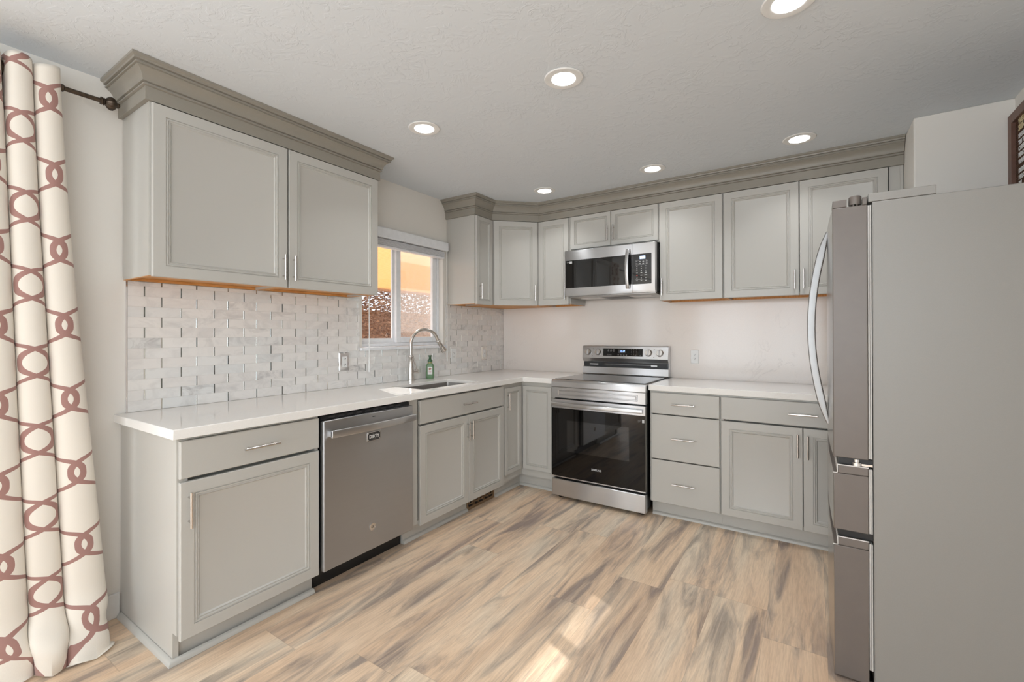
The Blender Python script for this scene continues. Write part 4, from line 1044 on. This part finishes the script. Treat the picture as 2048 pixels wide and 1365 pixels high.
# ------------------------------------------------------------------ curtain and rod
r = wr('curtain_rod', (0.12, -3.9, 2.30), 'dark bronze curtain rod with a fluted ball finial, above the curtain', 'curtain rod')
bm = bmesh.new(); cyl(bm, (0.12, -5.9, 2.300), (0.12, -3.40, 2.300), 0.0125, n=20); cyl(bm, (0.12, -3.40, 2.300), (0.12, -3.235, 2.300), 0.0095, n=20); lathe(bm, (0.12, -3.372, 2.300), (0, 1, 0), [(0.0125, 0), (0.0150, 0.002), (0.0150, 0.014), (0.0105, 0.018)], 20); obj('pole', bm, M['bronze'], r)
bm = bmesh.new()
n = 40; c0 = Vector((0.12, -3.242, 2.300)); rings = []
for rad, h_, fl in [(0.011, 0, 0), (0.0165, 0.002, 0), (0.0165, 0.007, 0), (0.012, 0.009, 0), (0.017, 0.013, 0), (0.013, 0.018, 0), (0.018, 0.022, 1), (0.0245, 0.029, 1), (0.0275, 0.037, 1), (0.026, 0.045, 1), (0.019, 0.053, 1), (0.011, 0.057, 0), (0.012, 0.060, 0), (0.010, 0.065, 0), (0.003, 0.069, 0)]:
    rings.append([c0 + Vector((0, h_, 0)) + Vector((math.cos(2 * PI * i / n), 0, math.sin(2 * PI * i / n))) * rad * (1 + (0.05 * (1 if i % 4 < 2 else -1) if fl else 0)) for i in range(n)])
loft(bm, rings); obj('finial', bm, M['bronze'], r, smooth=50)
bm = bmesh.new(); bx(bm, WF, 0.0006, 0.012, -3.93, -3.89, 2.25, 2.35); cyl(bm, (0.012, -3.91, 2.300), (0.108, -3.91, 2.300), 0.008); obj('bracket', bm, M['bronze'], r)

r = wr('curtain', (0.14, -3.6, FZ), 'cream floor-length curtain with a mauve interlaced trellis print', 'curtain')
bm = bmesh.new(); uvl = bm.loops.layers.uv.new('UVMap')
NF = 6; NU = NF * 30; NV = 150
TOP = 2.352; CLOTH = 0.110
grid = []
def sm(a, b, x):
    x = max(0, min(1, (x - a) / (b - a))); return x * x * (3 - 2 * x)
for j in range(NV + 1):
    tz = j / NV                       # 0 top .. 1 bottom
    row_ = []; arc = 0.0
    for i in range(NU + 1):
        s = i / NU * NF               # fold phase, 0 at right edge
        y_t = -3.372 - 0.0790 * s
        y_b = -3.218 - 0.118 * s - 0.012 * math.sin(s * 2.1)
        k = tz ** 1.25
        yy = y_t * (1 - k) + y_b * k
        sp_ = s + 0.10 * math.sin(tz * 3.0 + s * 0.9) * tz
        lobe = abs(math.sin(PI * sp_)) ** 0.85        # rounded folds with narrow valleys
        deep = math.exp(-((s - 2.0) / 0.16) ** 2) * (1 - sm(0.0, 0.12, tz))   # eyelet where the pole shows
        amp = 0.048 - 0.004 * tz + 0.006 * math.sin(s * 1.7 + tz * 2.0) * tz
        x = 0.137 + amp * lobe - 0.062 * deep - 0.030 * tz * (1 - tz) + 0.020 * tz * tz
        yy += 0.010 * math.sin(2 * PI * sp_) * (1 + 0.4 * tz)
        z = TOP + (FZ - TOP) * tz * 0.985 + 0.008 * math.sin(s * 4.6 + 1) * (1 - tz)
        if i: arc += math.hypot(x - lx, yy - ly)
        lx, ly = x, yy
        b = sm(0.90, 1.0, tz)         # pooled hem
        if b > 0:
            x += b * (0.035 + 0.05 * math.sin(s * 1.15 + 0.2) + 0.014 * math.sin(tz * 95 + s * 2.3))
            yy += b * (0.012 * math.sin(tz * 70 + s * 3.7) - 0.01)
            z = max(FZ + 0.004, z + b * 0.012 * math.sin(s * 4.3 + tz * 60))
            if tz > 0.985: z = FZ + 0.004 + 0.010 * abs(math.sin(s * 6.0))
        x = max(0.020, x)
        row_.append((bm.verts.new((x, yy, z)), arc, tz * 2.42 + 0.02))
    grid.append([(v_, a_ / arc * NF * 0.125 + 0.0625, w_) for v_, a_, w_ in row_])     # cloth length measured round the folds
for j in range(NV):
    for i in range(NU):
        q = [grid[j][i], grid[j][i + 1], grid[j + 1][i + 1], grid[j + 1][i]]
        f_ = bm.faces.new([a[0] for a in q])
        for lp, a in zip(f_.loops, q): lp[uvl].uv = (a[1], a[2])
for v in bm.verts: pass
o = obj('fabric', bm, M['curtain'], r, smooth=80)
sd_ = o.modifiers.new('thickness', 'SOLIDIFY'); sd_.thickness = 0.0018; sd_.offset = 0
for k in range(1):
    bm = bmesh.new(); yy = -3.372 - 0.079 * 2.0
    n = 28; rings = []
    for a in range(n + 1):
        t_ = 2 * PI * a / n; cx_, cz_ = 0.122 + 0.0245 * math.cos(t_), 2.300 + 0.0245 * math.sin(t_)
        rings.append([Vector((cx_ + math.cos(t_) * 0.004 * math.cos(q), yy + 0.004 * math.sin(q), cz_ + math.sin(t_) * 0.004 * math.cos(q))) for q in [2 * PI * w_ / 8 for w_ in range(8)]])
    loft(bm, rings, cap=False); bmesh.ops.remove_doubles(bm, verts=bm.verts[:], dist=1e-5)
    obj('grommet', bm, M['bronze'], r)

# ------------------------------------------------------------------ letter board on right wall
r = wr('letter_board', (3.52, -0.95, 2.0), 'brown framed letter board with cream and white letters, above the refrigerator', 'sign')
y0, y1, z0, z1 = -1.30, -0.650, 1.83, 2.352
bm = bmesh.new(); win_frame(bm, FR, y0, y1, z0, z1, 0.046, -3.5305, -3.503); obj('frame', bm, M['walnut'], r, bevel=0.002)
bm = bmesh.new(); bx(bm, FR, y0 + .0465, y1 - .0465, -3.530, -3.520, z0 + .0465, z1 - .0465)
zz = z0 + .052
while zz < z1 - .052:
    bx(bm, FR, y0 + .0465, y1 - .0465, -3.520, -3.518, zz, zz + .0045); zz += 0.009
obj('felt_board', bm, M['felt'], r, smooth=0)
for s, z, hgt, m_ in (('WELCOME', 2.280, 0.026, 'cream_letter'), ('SUNDAY', 2.247, 0.028, 'cream_letter'), ('SPECIALS', 2.212, 0.020, 'white_letter'), ('TRI TIP', 2.181, 0.020, 'white_letter'), ('CHEESE', 2.152, 0.020, 'white_letter'), ('PERCH', 2.121, 0.020, 'white_letter'), ('WAFFLE', 2.088, 0.020, 'white_letter'), ('DESSERT', 2.046, 0.020, 'white_letter'), ('MELON', 2.015, 0.020, 'white_letter'), ('PIE', 1.985, 0.020, 'white_letter')):
    text('lettering', s, hgt * 1.42, (3.5172, -0.738, z), (0, -1, 0), (0, 0, 1), M[m_], r, 0.0008, 0.0010)

# ------------------------------------------------------------------ outside the kitchen window
struct('ground', box(WF, -16, -0.125, -12, 10, -0.20, -0.10), M['patio'], smooth=0)
o = wr('patio_roof', (-1.0, -1.0, 2.0), 'sunlit orange wooden patio roof seen through the kitchen window', 'roof')
def roof(bm, xa, za, xb, zb, y0, y1, th):
    loft(bm, [[Vector((xa, y, za)), Vector((xb, y, zb)), Vector((xb, y, zb + th)), Vector((xa, y, za + th))] for y in (y0, y1)])
bm = bmesh.new(); roof(bm, -0.13, 2.62, -0.60, 2.60, -9, 4, 0.012); obj('roof_panel', bm, M['reed'], o, smooth=0)  # unseen near panel, added to limit the sun reaching the window
bm = bmesh.new(); roof(bm, -1.42, 2.60, -4.6, 2.20, -9, 9, 0.012); obj('roof_panel', bm, M['reed'], o, smooth=0)
bm = bmesh.new(); bx(bm, WF, -4.68, -4.605, -9, 9, 2.16, 2.30); obj('edge_beam', bm, M['fence'], o, smooth=0)
bm = bmesh.new(); bx(bm, WF, -1.05, -0.842, -9, 4, 2.60, 2.606); obj('sun_blocker', bm, M['fence'], o, smooth=0)  # unseen slat added to cut the sun patch on the floor
o = wr('wooden_fence', (-8.0, 3.0, -0.1), 'brown board fence seen low through the kitchen window', 'fence')
bm = bmesh.new()
for k in range(90):
    y = -6 + k * 0.155; bx(bm, WF, -8.02, -8.0, y, y + 0.148, -0.1, 1.95)
obj('boards', bm, M['fence'], o, smooth=0)
obj('rail', box(WF, -7.999, -7.95, -6, 7.95, 1.4, 1.5), M['fence'], o, smooth=0)
o = wr('autumn_tree', (-6.3, 3.2, -0.1), 'brown-leaved backlit tree seen through the kitchen window', 'tree')
rnd_ = random.Random(3)
bm = bmesh.new()
for k in range(60000):
    x = -6.5 + max(-1.2, min(1.2, rnd_.gauss(0, 0.4))); y = 3.4 + rnd_.uniform(-3.2, 3.2); z = rnd_.uniform(0.3, 3.6)
    if rnd_.random() < 0.8 * max(0, 1 - abs(y - 2.1) / 0.6) : continue
    s = rnd_.uniform(0.02, 0.05)
    q = Matrix.Rotation(rnd_.uniform(0, 6.28), 3, 'Z') @ Matrix.Rotation(rnd_.uniform(0, 3.14), 3, 'X')
    bm.faces.new([bm.verts.new(Vector((x, y, z)) + q @ Vector(p)) for p in ((-s, 0, 0), (0, -s * .5, 0), (s, 0, 0), (0, s * .5, 0))])
obj('foliage', bm, M['leaves'], o, smooth=0)
bm = bmesh.new()
for y in (3.2,):
    tube(bm, [(-6.6, y, -0.1), (-6.5, y + .1, 1.2), (-6.7, y - .1, 3.2)], [0.09, 0.07, 0.02])
    for k in range(8):
        z = 0.8 + k * .3; a = k * 2.4; tube(bm, [(-6.55, y, z), (-6.55 + .5 * math.cos(a), y + .8 * math.sin(a), z + .4)], [0.025, 0.008], 6)
obj('trunk', bm, M['fence'], o)
